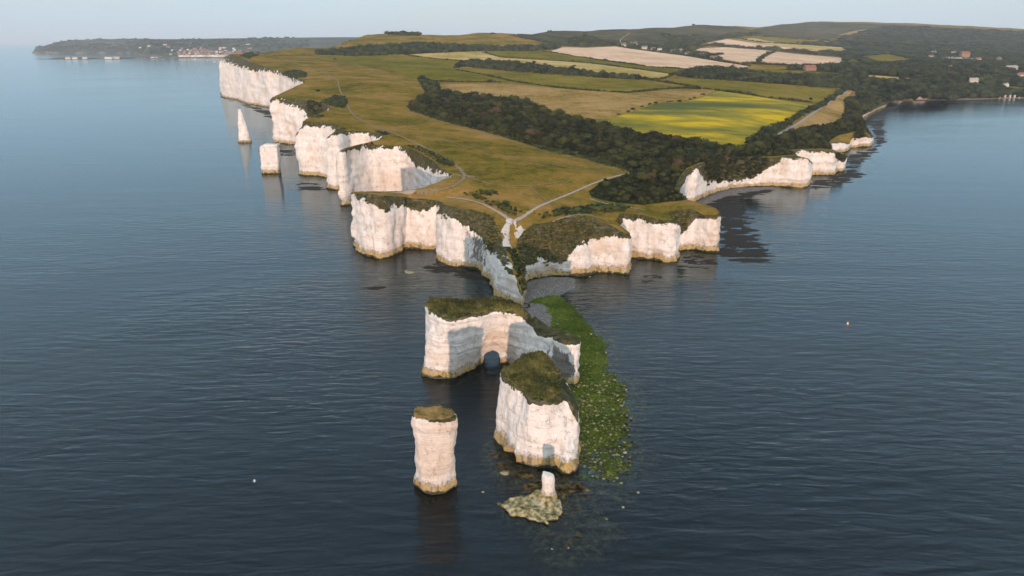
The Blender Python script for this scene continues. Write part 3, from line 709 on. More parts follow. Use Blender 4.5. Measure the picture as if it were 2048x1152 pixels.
# ------------------------------------------------------------------ sea and sea floor
def sea_mat():
    g = G('sea_water')
    # wind ripples over a low swell; crests run across the view and bend round the point
    d1 = g.noise(0.36, 2, 0.5, stretch=(0.27, 1.0, 1), rot=0.20, dist=0.4)
    d2 = g.noise(0.36, 2, 0.5, stretch=(0.27, 1.0, 1), rot=-0.24, dist=0.4)
    sx = g.n('SeparateXYZ'); g.put(sx.inputs[0], g.pos())
    side = g.rng(sx.outputs[0], -70.0, 70.0)
    sw = g.n('Mix', data_type='FLOAT'); g.put(sw.inputs[0], side); g.put(sw.inputs[2], d2); g.put(sw.inputs[3], d1)
    fine = g.noise(1.5, 3, 0.6, stretch=(0.55, 1.0, 1), rot=0.05)
    broad = g.noise(0.035, 3, 0.5, stretch=(0.4, 1.0, 1), rot=0.1)
    h = g.math('ADD', g.math('MULTIPLY', sw.outputs[0], 1.0), g.math('ADD', g.math('MULTIPLY', fine, 0.16), g.math('MULTIPLY', broad, 1.2)))
    ln = g.n('VectorMath', operation='LENGTH'); g.put(ln.inputs[0], g.pos())
    calm = g.rng(ln.outputs['Value'], 130.0, 520.0, 1.0, 0.17, False)
    lane = g.rng(g.noise(0.0075, 4, 0.6, stretch=(0.35, 1.0, 1), rot=0.12, dist=0.8), 0.35, 0.65, 0.45, 1.35)
    h = g.math('MULTIPLY', h, g.math('MULTIPLY', calm, lane))
    nm = g.bump(h, SEA_BUMP, 0.75)
    fr = g.n('Fresnel'); fr.inputs['IOR'].default_value = 1.33; g.put(fr.inputs['Normal'], nm)
    gl = g.n('BsdfGlossy'); gl.inputs['Roughness'].default_value = 0.09; g.put(gl.inputs['Normal'], nm); gl.inputs['Color'].default_value = (0.75, 0.91, 1.0, 1)
    tr = g.n('BsdfTransparent'); tr.inputs['Color'].default_value = (0.55, 0.68, 0.72, 1)
    mx = g.n('MixShader'); g.put(mx.inputs[0], fr.outputs[0]); g.put(mx.inputs[1], tr.outputs[0]); g.put(mx.inputs[2], gl.outputs[0])
    return g.done(mx.outputs[0])
SEA_BUMP = 0.85
M['sea'] = sea_mat()
def bed_mat():
    g = G('sea_floor'); c = g.mix(g.noise(0.03, 3), (0.004, 0.014, 0.026), (0.006, 0.018, 0.032))
    return g.done(g.bsdf(c, 0.95, None, 0.0))
M['bed'] = bed_mat()
SEAR = 60000.0
def plane(name, z, mat, r):
    return tag(mesh_obj(name, [(-r, -r, z), (r, -r, z), (r, r, z), (-r, r, z)], np.array([(0, 1, 2, 3)]), mat), kind='structure')
plane('sea', 0.0, M['sea'], SEAR)
plane('seabed', -7.0, M['bed'], SEAR)

# ------------------------------------------------------------------ rock solids from distance fields
def surface_nets(D, lo, res):
    nx, ny, nz = D.shape
    S = D < 0
    c = [S[a:nx - 1 + a, b:ny - 1 + b, e:nz - 1 + e] for a in (0, 1) for b in (0, 1) for e in (0, 1)]
    cnt = sum(x.astype(np.int8) for x in c); act = (cnt > 0) & (cnt < 8)
    ci = np.argwhere(act); N = len(ci); idm = np.full(act.shape, -1, np.int64); idm[act] = np.arange(N)
    acc = np.zeros((N, 3)); num = np.zeros(N)
    i, j, k = ci.T; off = [(a, b, e) for a in (0, 1) for b in (0, 1) for e in (0, 1)]
    for p in off:
        for ax in range(3):
            if p[ax] == 1: continue
            q = list(p); q[ax] = 1
            da = D[i + p[0], j + p[1], k + p[2]]; db = D[i + q[0], j + q[1], k + q[2]]
            m = (da < 0) != (db < 0); t = np.where(m, da / (da - db + 1e-12), 0)
            pt = np.array(p, float)[None, :] + np.eye(3)[ax][None, :] * t[:, None]
            acc[m] += pt[m]; num[m] += 1
    V = (ci + acc / num[:, None]) * res + np.asarray(lo)
    Q = []
    for ax in range(3):
        sl0 = [slice(None)] * 3; sl1 = [slice(None)] * 3; sl0[ax] = slice(0, -1); sl1[ax] = slice(1, None)
        ch = np.argwhere(S[tuple(sl0)] != S[tuple(sl1)])
        b, cx = (ax + 1) % 3, (ax + 2) % 3
        ok = (ch[:, b] > 0) & (ch[:, cx] > 0) & (ch[:, b] < D.shape[b] - 1) & (ch[:, cx] < D.shape[cx] - 1); ch = ch[ok]
        sgn = S[tuple(ch.T)]
        def cell(db, dc):
            q = ch.copy(); q[:, b] -= db; q[:, cx] -= dc; return idm[tuple(q.T)]
        quad = np.stack([cell(1, 1), cell(0, 1), cell(0, 0), cell(1, 0)], 1)
        quad[~sgn] = quad[~sgn][:, ::-1]; Q.append(quad)
    Q = np.concatenate(Q); return V, Q[(Q >= 0).all(1)]
def top_fn(pts):
    P = np.array(pts, float)
    A = np.ones((len(P) + 1,) * 2); A[-1, -1] = 0
    A[:-1, :-1] = -np.sqrt(((P[:, None, :2] - P[None, :, :2]) ** 2).sum(-1) + 4) + np.eye(len(P)) * 0.05
    w = np.linalg.solve(A, np.append(P[:, 2], 0))
    def f(x, y):
        r = np.zeros(np.shape(x)) + w[-1]
        for q, wt in zip(P, w[:-1]): r = r - wt * np.sqrt((x - q[0]) ** 2 + (y - q[1]) ** 2 + 4)
        return r
    return f
def rock(name, basep, topp, ztop, zmax, res, seed, parent=None, mat=None, amp=1.0, carve=None, ledge=1.0, vegd=1.2, dark=None, waist=0.35, rough=1.0, k=0.55):
    """solid between a foot outline and a crown outline (world XY), capped by ztop(x, y)"""
    basep, topp = np.array(basep), np.array(topp)
    al = np.concatenate([basep, topp]); lo = np.array([*(al.min(0) - 5), -3.0]); hi = np.array([*(al.max(0) + 5), zmax + 2.5])
    n = np.ceil((hi - lo) / res).astype(int) + 1
    x = lo[0] + np.arange(n[0]) * res; y = lo[1] + np.arange(n[1]) * res; z = lo[2] + np.arange(n[2]) * res
    X, Y = np.meshgrid(x, y, indexing='ij')
    sb, st = sd_poly(X, Y, basep), sd_poly(X, Y, topp); zt = ztop(X, Y)
    t = np.clip(z / zmax, 0, 1)[None, None, :]
    D = sb[..., None] * (1 - t) + st[..., None] * t
    X3, Y3, Z3 = X[..., None], Y[..., None], z[None, None, :]
    near = np.abs(D) < 5
    dis = np.zeros(D.shape)
    xx, yy, zz = [np.broadcast_to(q, D.shape)[near] for q in (X3, Y3, Z3)]
    dn = fbm(xx / 6.5, yy / 6.5, zz / 26, 3, seed) * 1.2 + fbm(xx / 2.6, yy / 2.6, zz / 4.2, 4, seed + 7, 0.62) * 0.85 + fbm(xx / 30, yy / 30, zz / 1.5, 2, seed + 3) * 0.6
    wx, wy, wz = xx + 1.5 * fbm(xx / 5, yy / 5, zz / 5, 2, 61), yy + 1.5 * fbm(xx / 5, yy / 5, zz / 5, 2, 67), zz + 1.2 * fbm(xx / 7, yy / 7, zz / 7, 2, 71)
    dn = dn + (_hash(np.floor(wx / 2.3).astype(np.int64), np.floor(wy / 2.3).astype(np.int64), np.floor(wz / 3.4).astype(np.int64), seed + 13) - .5) * 0.3
    dn = dn * amp * rough
    dn -= ledge * (0.05 + 0.5 * fbm(xx / 7, yy / 7, 0, 2, seed + 9)) * np.exp(-((zz - 0.5) / 1.2) ** 2)
    dn += waist * np.exp(-((zz - 3.4) / 1.2) ** 2)
    dis[near] = dn; D = D + dis
    tp = Z3 - (zt + fbm(X / 3, Y / 3, 0, 3, seed + 4) * 0.5)[..., None]
    hh = np.clip(0.5 + 0.5 * (D - tp) / k, 0, 1); D = tp * (1 - hh) + D * hh + k * hh * (1 - hh)
    if carve is not None: D = np.maximum(D, carve(X3, Y3, Z3))
    V, F = surface_nets(D, lo, res)
    zt_v = ztop(V[:, 0], V[:, 1])
    veg = np.clip((V[:, 2] - zt_v + vegd) * 0.75, -2, 1.5)
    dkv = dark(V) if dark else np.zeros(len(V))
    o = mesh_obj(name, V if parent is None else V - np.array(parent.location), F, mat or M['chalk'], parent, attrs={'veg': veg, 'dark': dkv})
    return o
def grass_cap(parent, poly, ztop, seed, nz=1.9, inset=0.4, res=0.5, lift=0.25, blades=14, hgt=0.55, mat=None):
    poly = np.array(poly); lo, hi = poly.min(0) - 2, poly.max(0) + 2
    x = np.arange(lo[0], hi[0], res); y = np.arange(lo[1], hi[1], res); X, Y = np.meshgrid(x, y, indexing='ij')
    s = sd_poly(X, Y, poly) + fbm(X / 2.6, Y / 2.6, 0, 4, seed) * nz + inset
    Z = ztop(X, Y) + lift + fbm(X / 2, Y / 2, 1, 3, seed + 1) * 0.55
    Z = np.where(s > -0.4, Z - sstep(-0.4, 1.1, s) * 2.0, Z)
    ins = s < 0.45
    cell = ins[:-1, :-1] & ins[1:, :-1] & ins[1:, 1:] & ins[:-1, 1:]
    I = np.arange(X.size).reshape(X.shape)
    F = np.stack([I[:-1, :-1], I[1:, :-1], I[1:, 1:], I[:-1, 1:]], -1)[cell]
    u, inv = np.unique(F, return_inverse=True); F = inv.reshape(-1, 4)
    V = np.stack([X, Y, Z], -1).reshape(-1, 3)[u]
    T = np.clip(0.35 + 0.5 * fbm(V[:, 0] / 3.5, V[:, 1] / 3.5, 2, 3, seed + 2), 0, 1)
    rng = np.random.default_rng(seed); m = int(len(F) * res * res * blades)
    pk = V[F[rng.integers(0, len(F), m), 0]] + np.column_stack([rng.uniform(0, res, (m, 2)), np.zeros(m)])
    a = rng.uniform(0, 6.283, m); w = rng.uniform(.12, .34, m); h = rng.uniform(.3, 1.1, m) * hgt
    dx, dy = np.cos(a) * w, np.sin(a) * w
    ln = rng.uniform(-.3, .3, (m, 2))
    B = np.concatenate([pk + np.column_stack([dx, dy, -.1 + 0 * a]), pk - np.column_stack([dx, dy, .1 + 0 * a]), pk + np.column_stack([ln, h])])
    FB = np.stack([np.arange(m), np.arange(m) + m, np.arange(m) + 2 * m], 1) + len(V)
    TB = np.clip(0.4 + 0.45 * fbm(pk[:, 0] / 3.5, pk[:, 1] / 3.5, 2, 3, seed + 2) + rng.uniform(-.25, .25, m), 0, 1)
    return mesh_obj('grass_cap', np.concatenate([V, B]) - np.array(parent.location), [F, FB], mat or M['capgrass'], parent, attrs={'tint': np.concatenate([T, TB, TB, TB])}, smooth=False)
def pxz(pts, z): return np.array([PZ(a, b, z) for a, b in pts])

def build_stacks():
    # tall slab-like stack
    bs = pxz([(831, 972), (846, 984), (866, 989), (890, 984), (912, 972), (905, 945), (870, 938), (838, 942)], 0)
    tp = pxz([(819, 831), (829, 838), (866, 841), (900, 839), (914, 833), (912, 823), (880, 815), (830, 816)], 20.0)
    zf = top_fn([(*PZ(825, 826, 20.2), 20.2), (*PZ(866, 834, 19.8), 19.8), (*PZ(910, 830, 19.8), 19.8), (*PZ(866, 818, 20.3), 20.3)])
    c = bs.mean(0); s1 = tag(empty('sea_stack', (c[0], c[1], 0)), 'slab-like white chalk stack, nearest the camera, with thin brown turf on top', 'sea stack', 'white chalk sea stacks')
    rock('rock_body', bs, tp, zf, 20, 0.36, 51, s1, amp=0.5, vegd=0.2, ledge=0.4, waist=0.25)
    grass_cap(s1, tp, zf, 61, inset=0.6, lift=0.5, hgt=0.12, nz=0.5, mat=M['drygrass'])
    # broad stack with the sloping green top
    bs = pxz([(984, 876), (1008, 893), (1024, 922), (1060, 932), (1112, 938), (1122, 948), (1138, 951), (1151, 944), (1160, 905), (1150, 862), (1085, 838), (1000, 846)], 0)
    t1 = [(1001, 741, 18.4), (1004, 752, 18.2), (1030, 772, 18.0), (1054, 782, 17.8), (1060, 799, 17.5), (1083, 804, 17.5), (1113, 798, 17.3), (1130, 794, 16.8), (1147, 818, 14.4), (1155, 838, 12.0)]
    t2 = [(1150, 800, 13), (1122, 742, 17.5), (1104, 716, 19), (1082, 703, 20.3), (1060, 706, 20.0), (1020, 726, 19)]
    tp = np.array([PZ(a, b, z) for a, b, z in t1 + t2])
    zf = top_fn([(*PZ(a, b, z), z) for a, b, z in t1 + t2])
    c = bs.mean(0); s2 = tag(empty('sea_stack', (c[0], c[1], 0)), 'broad white chalk stack with sloping green top and a buttress leg, beside the weedy reef', 'sea stack', 'white chalk sea stacks')
    legp = PZ(1115, 925, 0)
    cav = PZ(1010, 912, 0)
    def carve2(x, y, z):
        a = 1 - np.sqrt(((x - legp[0]) / 1.3) ** 2 + ((y - legp[1] + 1.2) / 2.0) ** 2 + ((z - 1) / 4.2) ** 2)
        b = 1 - np.sqrt(((x - cav[0]) / 3.2) ** 2 + ((y - cav[1] + 1) / 3.2) ** 2 + (z / 3.4) ** 2)
        return b * 2.2
    rock('rock_body', bs, tp, zf, 19, 0.38, 71, s2, amp=0.62, carve=carve2, vegd=0.7)
    capp = np.array([PZ(a, b, z) for a, b, z in [(999, 739, 18.4), (1003, 752, 18.2), (1030, 774, 18.0), (1056, 788, 17.8), (1062, 802, 17.5), (1083, 805, 17.5), (1113, 799, 17.3), (1124, 789, 16.8), (1118, 745, 17.5), (1100, 716, 19), (1082, 703, 20.3), (1060, 706, 20.0), (1020, 724, 19)]])
    grass_cap(s2, capp, zf, 81, inset=0.5, hgt=0.5, lift=0.35, nz=1.5)
    # the long block with the arch
    bs = pxz([(846, 750), (862, 757), (885, 757.5), (913, 755), (938, 745), (960, 732), (985, 726), (1012, 728), (1045, 745), (1100, 771), (1142, 775), (1154, 773), (1160, 757), (1112, 731), (1060, 708), (1010, 700), (960, 700), (905, 704), (856, 712)], 0)
    t1 = [(849, 606, 21.2), (858, 622, 21), (880, 634, 20.8), (905, 640, 20.6), (935, 634, 20.6), (974, 626, 20.8), (1002, 623, 20.6), (1041, 628, 19.8), (1062, 645, 17.2), (1074, 661, 15.2), (1113, 671, 14.8), (1126, 681, 14.6), (1152, 687, 14.3)]
    t2 = [(1158, 678, 14), (1130, 664, 14.6), (1085, 648, 15.4), (1064, 636, 18.6), (1047, 617, 20.4), (1030, 606, 20.8), (1008, 596, 21), (960, 599, 21), (905, 597, 21.2), (862, 595, 21.4)]
    tp = np.array([PZ(a, b, z) for a, b, z in t1 + t2]); zf = top_fn([(*PZ(a, b, z), z) for a, b, z in t1 + t2])
    c = bs.mean(0); s3 = tag(empty('sea_stack', (c[0], c[1], 0)), 'long white chalk block with a sea arch through it and flat green top', 'sea stack', 'white chalk sea stacks')
    ar = PZ(984, 727, 0)
    def carve3(x, y, z):
        w = 3.0 - 0.16 * z
        xa = x - ar[0] + (y - ar[1]) * 0.02
        q = np.sqrt(np.maximum(np.abs(xa) - w + 1.6, 0) ** 2 + np.maximum(np.abs(z) - 4.9 + 1.6, 0) ** 2) - 1.6
        n = fbm(x / 2.5, y / 2.5, z / 2.5, 2, 5) * 0.5
        return -(q + n) + 0 * y
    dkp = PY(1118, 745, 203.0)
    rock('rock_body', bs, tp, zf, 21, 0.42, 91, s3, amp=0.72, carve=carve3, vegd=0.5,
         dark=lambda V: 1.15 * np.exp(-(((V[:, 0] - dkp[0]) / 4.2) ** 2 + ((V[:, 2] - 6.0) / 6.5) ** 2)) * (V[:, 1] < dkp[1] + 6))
    capp = np.array([PZ(a, b, z) for a, b, z in t1[:9]] + [PZ(a, b, z) for a, b, z in t2[3:]])
    grass_cap(s3, capp, zf, 95, inset=0.5, lift=0.3)
    # the slender stump and its ledge
    cs = PZ(1096, 994, 0.8)
    bs = [(cs[0] + 1.75 * math.cos(a) * (1 + .15 * math.sin(3 * a)), cs[1] + 1.5 * math.sin(a)) for a in np.linspace(0, 6.283, 12, endpoint=False)]
    tp = [(cs[0] - 0.15 + 1.35 * math.cos(a), cs[1] + 1.0 * math.sin(a)) for a in np.linspace(0, 6.283, 12, endpoint=False)]
    zf = lambda x, y: 6.9 - 0.35 * (x - cs[0]) + 0.5 * fbm(x / 1.1, y / 1.1, 0, 3, 103)
    s4 = tag(empty('sea_stack', (cs[0], cs[1], 0)), 'small slender chalk stump standing on a low yellowish ledge', 'sea stack', 'white chalk sea stacks')
    rock('rock_body', bs, tp, zf, 7.2, 0.16, 101, s4, amp=0.36, ledge=0.6, vegd=-1, waist=0.1, k=0.25)
    lp = pxz([(995, 1004), (1018, 995), (1050, 992), (1075, 984), (1112, 985), (1124, 1004), (1118, 1026), (1090, 1040), (1055, 1032), (1028, 1022)], 0.6)
    zl = lambda x, y: 0.55 + 1.1 * fbm(x / 2.6, y / 2.6, 0, 5, 108, 0.6) + 1.5 * np.exp(-((x - cs[0]) ** 2 + (y - cs[1]) ** 2) / 7)
    rock('ledge', lp, lp, zl, 2.6, 0.22, 107, s4, mat=M['ledge'], amp=0.8, ledge=0.0, vegd=-3, waist=0, rough=1.6)
    # the leaning spire and the square block off the left-hand cliffs
    b0, z0 = PZ(491, 284, 0), 34.5
    tipx = PY(476.5, 219.5, b0[1])[0]
    N = 14; an = np.linspace(0, 6.283, N, endpoint=False)
    bs = [(b0[0] + 7.3 * math.cos(a), b0[1] + 6.5 * math.sin(a)) for a in an]
    tp = [(tipx + 1.1 + 1.0 * math.cos(a), b0[1] + 1.2 * math.sin(a)) for a in an]
    s5 = tag(empty('sea_stack', (b0[0], b0[1], 0)), 'pointed spire-like white sea stack leaning left, far off the left cliffs', 'sea stack', 'white chalk sea stacks')
    rock('rock_body', bs, tp, lambda x, y: 33.8 + 0 * x, 34.5, 0.7, 111, s5, amp=0.8, vegd=-2)
    b0 = PZ(543, 346, 0)
    wpx = lambda px: PY(px, 346, b0[1])[0]
    bs = [(wpx(527), b0[1] - 4.5), (wpx(560), b0[1] - 4), (wpx(560), b0[1] + 5), (wpx(540), b0[1] + 7), (wpx(527), b0[1] + 5)]
    xs = lambda px: PY(px, 300, b0[1])[0]
    tp = [(xs(523), b0[1] - 4), (xs(534), b0[1] - 4.5), (xs(556), b0[1] - 3), (xs(557), b0[1] + 4), (xs(530), b0[1] + 5)]
    zf = lambda x, y: 23.0 - 0.06 * np.maximum(xs(533) - x, 0) ** 2 * 2 + 0 * y
    s6 = tag(empty('sea_stack', (b0[0], b0[1], 0)), 'squat square white sea stack in the water beside the left cliffs', 'sea stack', 'white chalk sea stacks')
    rock('rock_body', bs, tp, zf, 22.7, 0.6, 121, s6, amp=0.8, vegd=-1)

def ledge_mat():
    g = G('tidal_ledge_rock')
    f = g.noise(0.8, 6, 0.7); c = g.ramp(f, [(0.34, (0.05, 0.042, 0.02)), (0.44, (0.19, 0.155, 0.07)), (0.54, (0.42, 0.345, 0.17)), (0.66, (0.58, 0.51, 0.36))])
    c = g.mix(g.rng(g.z(), 0.45, 0.05), c, (0.045, 0.036, 0.018))
    return g.done(g.bsdf(c, 0.8, g.bump(f, 0.7, 0.5)))
M['ledge'] = ledge_mat(); M['drygrass'] = foliage_mat('dry_cap_grass', (0.07, 0.055, 0.018), (0.26, 0.17, 0.06))

# ------------------------------------------------------------------ reef, shingle, weed
def reef_mat(name='weedy_reef', low=0.0):
    g = G(name)
    fine = g.noise(1.3, 5, 0.75); big = g.noise(0.06, 4, 0.6)
    c = g.ramp(g.math('ADD', g.math('MULTIPLY', fine, 0.62), g.math('MULTIPLY', big, 0.38)), [(0.34, (0.014, 0.022, 0.005)), (0.45, (0.048, 0.070, 0.010)), (0.56, (0.115, 0.142, 0.020)), (0.70, (0.30, 0.29, 0.10))])
    brown = g.ramp(g.noise(0.55, 6, 0.7), [(0.40, (0.012, 0.010, 0.007)), (0.52, (0.085, 0.058, 0.024)), (0.66, (0.27, 0.185, 0.075))])
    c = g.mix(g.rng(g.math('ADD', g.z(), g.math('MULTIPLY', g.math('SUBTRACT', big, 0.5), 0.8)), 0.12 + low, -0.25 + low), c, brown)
    c = g.mix(g.rng(g.z(), -0.15, -1.7), c, (0.005, 0.016, 0.029))  # navy with depth, painted in place of light lost in the water
    return g.done(g.bsdf(c, 0.7, g.bump(fine, 0.8, 0.5), 0.0))
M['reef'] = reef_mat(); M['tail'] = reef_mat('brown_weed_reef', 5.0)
def shingle_mat():
    g = G('shingle')
    v = g.n('TexVoronoi'); v.inputs['Scale'].default_value = 3.2; g.put(v.inputs['Vector'], g.pos())
    sx = g.n('SeparateXYZ'); g.put(sx.inputs[0], v.outputs['Color'])
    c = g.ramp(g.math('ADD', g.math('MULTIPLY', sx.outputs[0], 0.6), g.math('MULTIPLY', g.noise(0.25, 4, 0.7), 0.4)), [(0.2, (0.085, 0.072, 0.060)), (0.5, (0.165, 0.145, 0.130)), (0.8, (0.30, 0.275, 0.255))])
    c = g.mix(g.rng(g.z(), 0.15, -1.1), c, (0.006, 0.016, 0.028))  # sunken pebbles painted towards navy, standing in for absorption by the water
    return g.done(g.bsdf(c, 0.9, g.bump(v.outputs['Distance'], 0.6, 0.4)))
M['shingle'] = shingle_mat()
def mound(name, px, hfun, mat, res, margin, kind='structure', zmin=-6.5):
    poly = pxz(px, 0.0); lo, hi = poly.min(0) - margin, poly.max(0) + margin
    x = np.arange(lo[0], hi[0] + res, res); y = np.arange(lo[1], hi[1] + res, res); X, Y = np.meshgrid(x, y, indexing='ij')
    s = sd_poly(X, Y, poly); Z = hfun(X, Y, s); ok = (Z > zmin)
    cell = ok[:-1, :-1] & ok[1:, :-1] & ok[1:, 1:] & ok[:-1, 1:]
    I = np.arange(X.size).reshape(X.shape); F = np.stack([I[:-1, :-1], I[1:, :-1], I[1:, 1:], I[:-1, 1:]], -1)[cell]
    u, inv = np.unique(F, return_inverse=True)
    return tag(mesh_obj(name, np.stack([X, Y, Z], -1).reshape(-1, 3)[u], inv.reshape(-1, 4), mat), kind=kind)
REEF = [(1045, 606), (1060, 596), (1100, 586), (1132, 597), (1160, 626), (1183, 648), (1194, 668), (1212, 690), (1213, 712), (1208, 737), (1238, 758), (1255, 782), (1253, 812), (1260, 866), (1264, 905), (1262, 940), (1225, 965), (1180, 955), (1145, 935), (1140, 880), (1140, 800), (1120, 740), (1060, 690), (1048, 640)]
TAIL = [(1130, 950), (1180, 960), (1230, 975), (1200, 1010), (1215, 1060), (1190, 1110), (1130, 1140), (1085, 1100), (1110, 1050), (1060, 1045), (1010, 1020), (1030, 1000), (1110, 1000)]
def build_shore():
    def hr(X, Y, s):
        n = fbm(X / 9, Y / 9, 0, 4, 201); n2 = fbm(X / 1.6, Y / 1.6, 0, 4, 207)
        s = s + n * 5.0 + n2 * 1.8; hb = np.interp(Y, [150, 165, 185, 215], [-0.22, -0.02, 0.28, 0.5])
        return np.where(s < 0, 0.02 + (hb + 0.1) * sstep(0, -7, s) + 0.32 * n + 0.42 * n2, 0.02 - np.minimum(s, 7) * 0.2 - np.maximum(s - 7, 0) * 0.35 + 0.32 * n2 * np.exp(-np.maximum(s, 0) / 4) + 0.32 * n * np.exp(-np.maximum(s, 0) / 6))
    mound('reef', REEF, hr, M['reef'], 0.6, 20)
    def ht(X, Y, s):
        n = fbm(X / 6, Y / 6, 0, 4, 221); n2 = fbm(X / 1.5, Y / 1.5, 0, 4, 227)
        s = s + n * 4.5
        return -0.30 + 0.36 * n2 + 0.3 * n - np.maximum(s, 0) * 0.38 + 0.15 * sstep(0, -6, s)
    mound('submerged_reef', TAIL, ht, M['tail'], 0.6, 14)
    mound('reef', [(984, 884), (1012, 925), (1060, 942), (1120, 952), (1160, 955), (1185, 985), (1130, 1000), (1060, 985), (1015, 962), (978, 905)],
          lambda X, Y, s: -0.16 + 0.5 * fbm(X / 3, Y / 3, 0, 5, 241, 0.6) - np.maximum(s + 1.5 * fbm(X / 4, Y / 4, 0, 2, 242), -2) * 0.14 - np.maximum(s - 2, 0) * 0.8, M['tail'], 0.5, 10)
    for q, px in enumerate(([(704, 500), (760, 530), (870, 536), (975, 570), (1000, 608), (930, 615), (780, 610), (715, 550)], [(1060, 585), (1140, 562), (1260, 555), (1360, 533), (1438, 515), (1425, 548), (1300, 575), (1235, 618), (1160, 600)])):
        mound('shallow_shelf', px, lambda X, Y, s: -0.75 + 0.55 * fbm(X / 9, Y / 9, 0, 4, 251 + q) - np.maximum(s + 7 + 5 * fbm(X / 15, Y / 15, 0, 3, 255 + q), 0) * 0.10 - np.maximum(s - 2, 0) * 0.6, M['tail'], 1.2, 14)  # brown shelf stands in for cliff reflections as well as real shallows
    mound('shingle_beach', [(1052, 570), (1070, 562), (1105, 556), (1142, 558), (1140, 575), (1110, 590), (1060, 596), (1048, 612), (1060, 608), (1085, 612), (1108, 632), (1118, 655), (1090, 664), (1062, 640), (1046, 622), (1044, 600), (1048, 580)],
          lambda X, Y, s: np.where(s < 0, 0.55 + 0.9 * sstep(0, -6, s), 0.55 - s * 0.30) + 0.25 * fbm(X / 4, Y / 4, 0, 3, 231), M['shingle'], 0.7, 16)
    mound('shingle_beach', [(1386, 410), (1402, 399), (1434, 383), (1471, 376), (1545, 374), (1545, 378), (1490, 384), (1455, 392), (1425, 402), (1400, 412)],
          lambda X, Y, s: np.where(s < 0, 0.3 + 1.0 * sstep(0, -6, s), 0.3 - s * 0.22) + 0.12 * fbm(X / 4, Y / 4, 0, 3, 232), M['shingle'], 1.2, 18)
    mound('sand_beach', [(1790, 201), (1850, 201.5), (1960, 198), (2048, 196), (2400, 192.5), (2400, 188), (2048, 193), (1850, 198)],
          lambda X, Y, s: 0.6 - np.maximum(s, 0) * 0.08 + 0 * X, plain('sand', (0.30, 0.20, 0.14)), 5.0, 20)
    # kelp beds whose fronds just break the surface
    def kelp(seed, thr, sx=14.0, sy=4.0):
        def f(X, Y, s):
            n = fbm(X / sx, Y / sy, 0, 5, seed, 0.6)
            return (n - thr) * 0.35 - np.maximum(s, -3) * 0.035 - 0.05
        return f
    kb = plain('kelp', (0.020, 0.015, 0.010), 0.85, 0.4, 0.6)
    for q, (px, thr, sx, sy) in enumerate([
        ([(1392, 408), (1420, 397), (1470, 385), (1540, 378), (1530, 386), (1480, 400), (1490, 430), (1500, 470), (1535, 500), (1525, 522), (1470, 520), (1440, 510), (1440, 420)], -0.16, 9, 3.5),
        ([(1625, 362), (1670, 352), (1695, 340), (1725, 345), (1728, 354), (1660, 374), (1620, 378)], -0.12, 12, 4),
        ([(1697, 308), (1735, 300), (1752, 290), (1748, 268), (1735, 250), (1740, 236), (1775, 214), (1830, 203), (1800, 212), (1770, 228), (1768, 250), (1770, 280), (1752, 306), (1710, 345), (1695, 345)], -0.08, 14, 5),
        ([(1255, 560), (1270, 556), (1310, 550), (1320, 556), (1290, 566)], 0.15, 5, 3),
        ([(1370, 520), (1400, 512), (1432, 514), (1425, 528), (1390, 534)], -0.05, 6, 3),
        ([(868, 528), (905, 536), (960, 544), (975, 562), (950, 560), (905, 548), (850, 536)], -0.15, 5, 3),
        ([(600, 365), (640, 366), (648, 380), (600, 380)], 0.05, 10, 3),
        ([(545, 290), (590, 294), (600, 310), (550, 312), (520, 290)], 0.05, 16, 5),
        ([(440, 190), (447, 198), (500, 212), (545, 222), (545, 240), (500, 216), (430, 188)], 0.0, 25, 10),
        ([(735, 572), (780, 572), (770, 580), (735, 579)], 0.0, 6, 2)]):
        mound('kelp_bed', px, kelp(300 + q, thr, sx, sy), kb, 0.9 if q not in (1, 2, 7, 8) else 1.6, 3, 'stuff', zmin=-0.25)

# ------------------------------------------------------------------ the far headland with the seaside town
SKYL = np.array([(40, 110), (60, 107), (69, 97), (76, 93.6), (91, 91), (115, 84.5), (146, 80), (185, 79.2), (204, 77.5), (224, 78.4), (247, 77.3), (287, 77.3), (310, 78.2), (357, 78.2), (425, 77.2), (519, 76.2), (527, 75), (566, 75.6), (620, 74.8), (760, 74)], float)
SHORE = np.array([(40, 107.4), (60, 107.4), (250, 107.2), (275, 110), (300, 115.5), (330, 116.2), (480, 116.2), (760, 116.5)], float)
def far_pt(u, f, rise=True):
    """u: bearing as a pixel column; f: 0 at the shore, 1 on the ridge"""
    u = np.asarray(u, float); f = np.asarray(f, float)
    Ys = PZ(u, np.interp(u, SHORE[:, 0], SHORE[:, 1]), 0)[..., 1]; Yr = Ys + np.interp(u, [60, 250, 330, 760], [500, 700, 1500, 1700])
    dr = ray(u, np.interp(u, SKYL[:, 0], SKYL[:, 1])); zr = CAMZ + dr[..., 2] * Yr / dr[..., 1]
    Y = Ys + (Yr - Ys) * f; X = ray(u, 90.0 + 0 * u)[..., 0] / ray(u, 90.0 + 0 * u)[..., 1] * Y
    clf = np.interp(u, [60, 240, 300], [0.35, 0.2, 0.03])
    prof = np.where(f <= 1, clf * sstep(0, 0.06, f) + (1 - clf) * np.clip(f, 0, 1) ** 0.9, 1 - 0.6 * (f - 1))
    z = zr * prof + fbm(X / 130, Y / 130, 0, 4, 401) * 9 * sstep(0.02, 0.3, f) * (f < 1.0)
    return X, Y, z - 2.0 * (f <= 0)
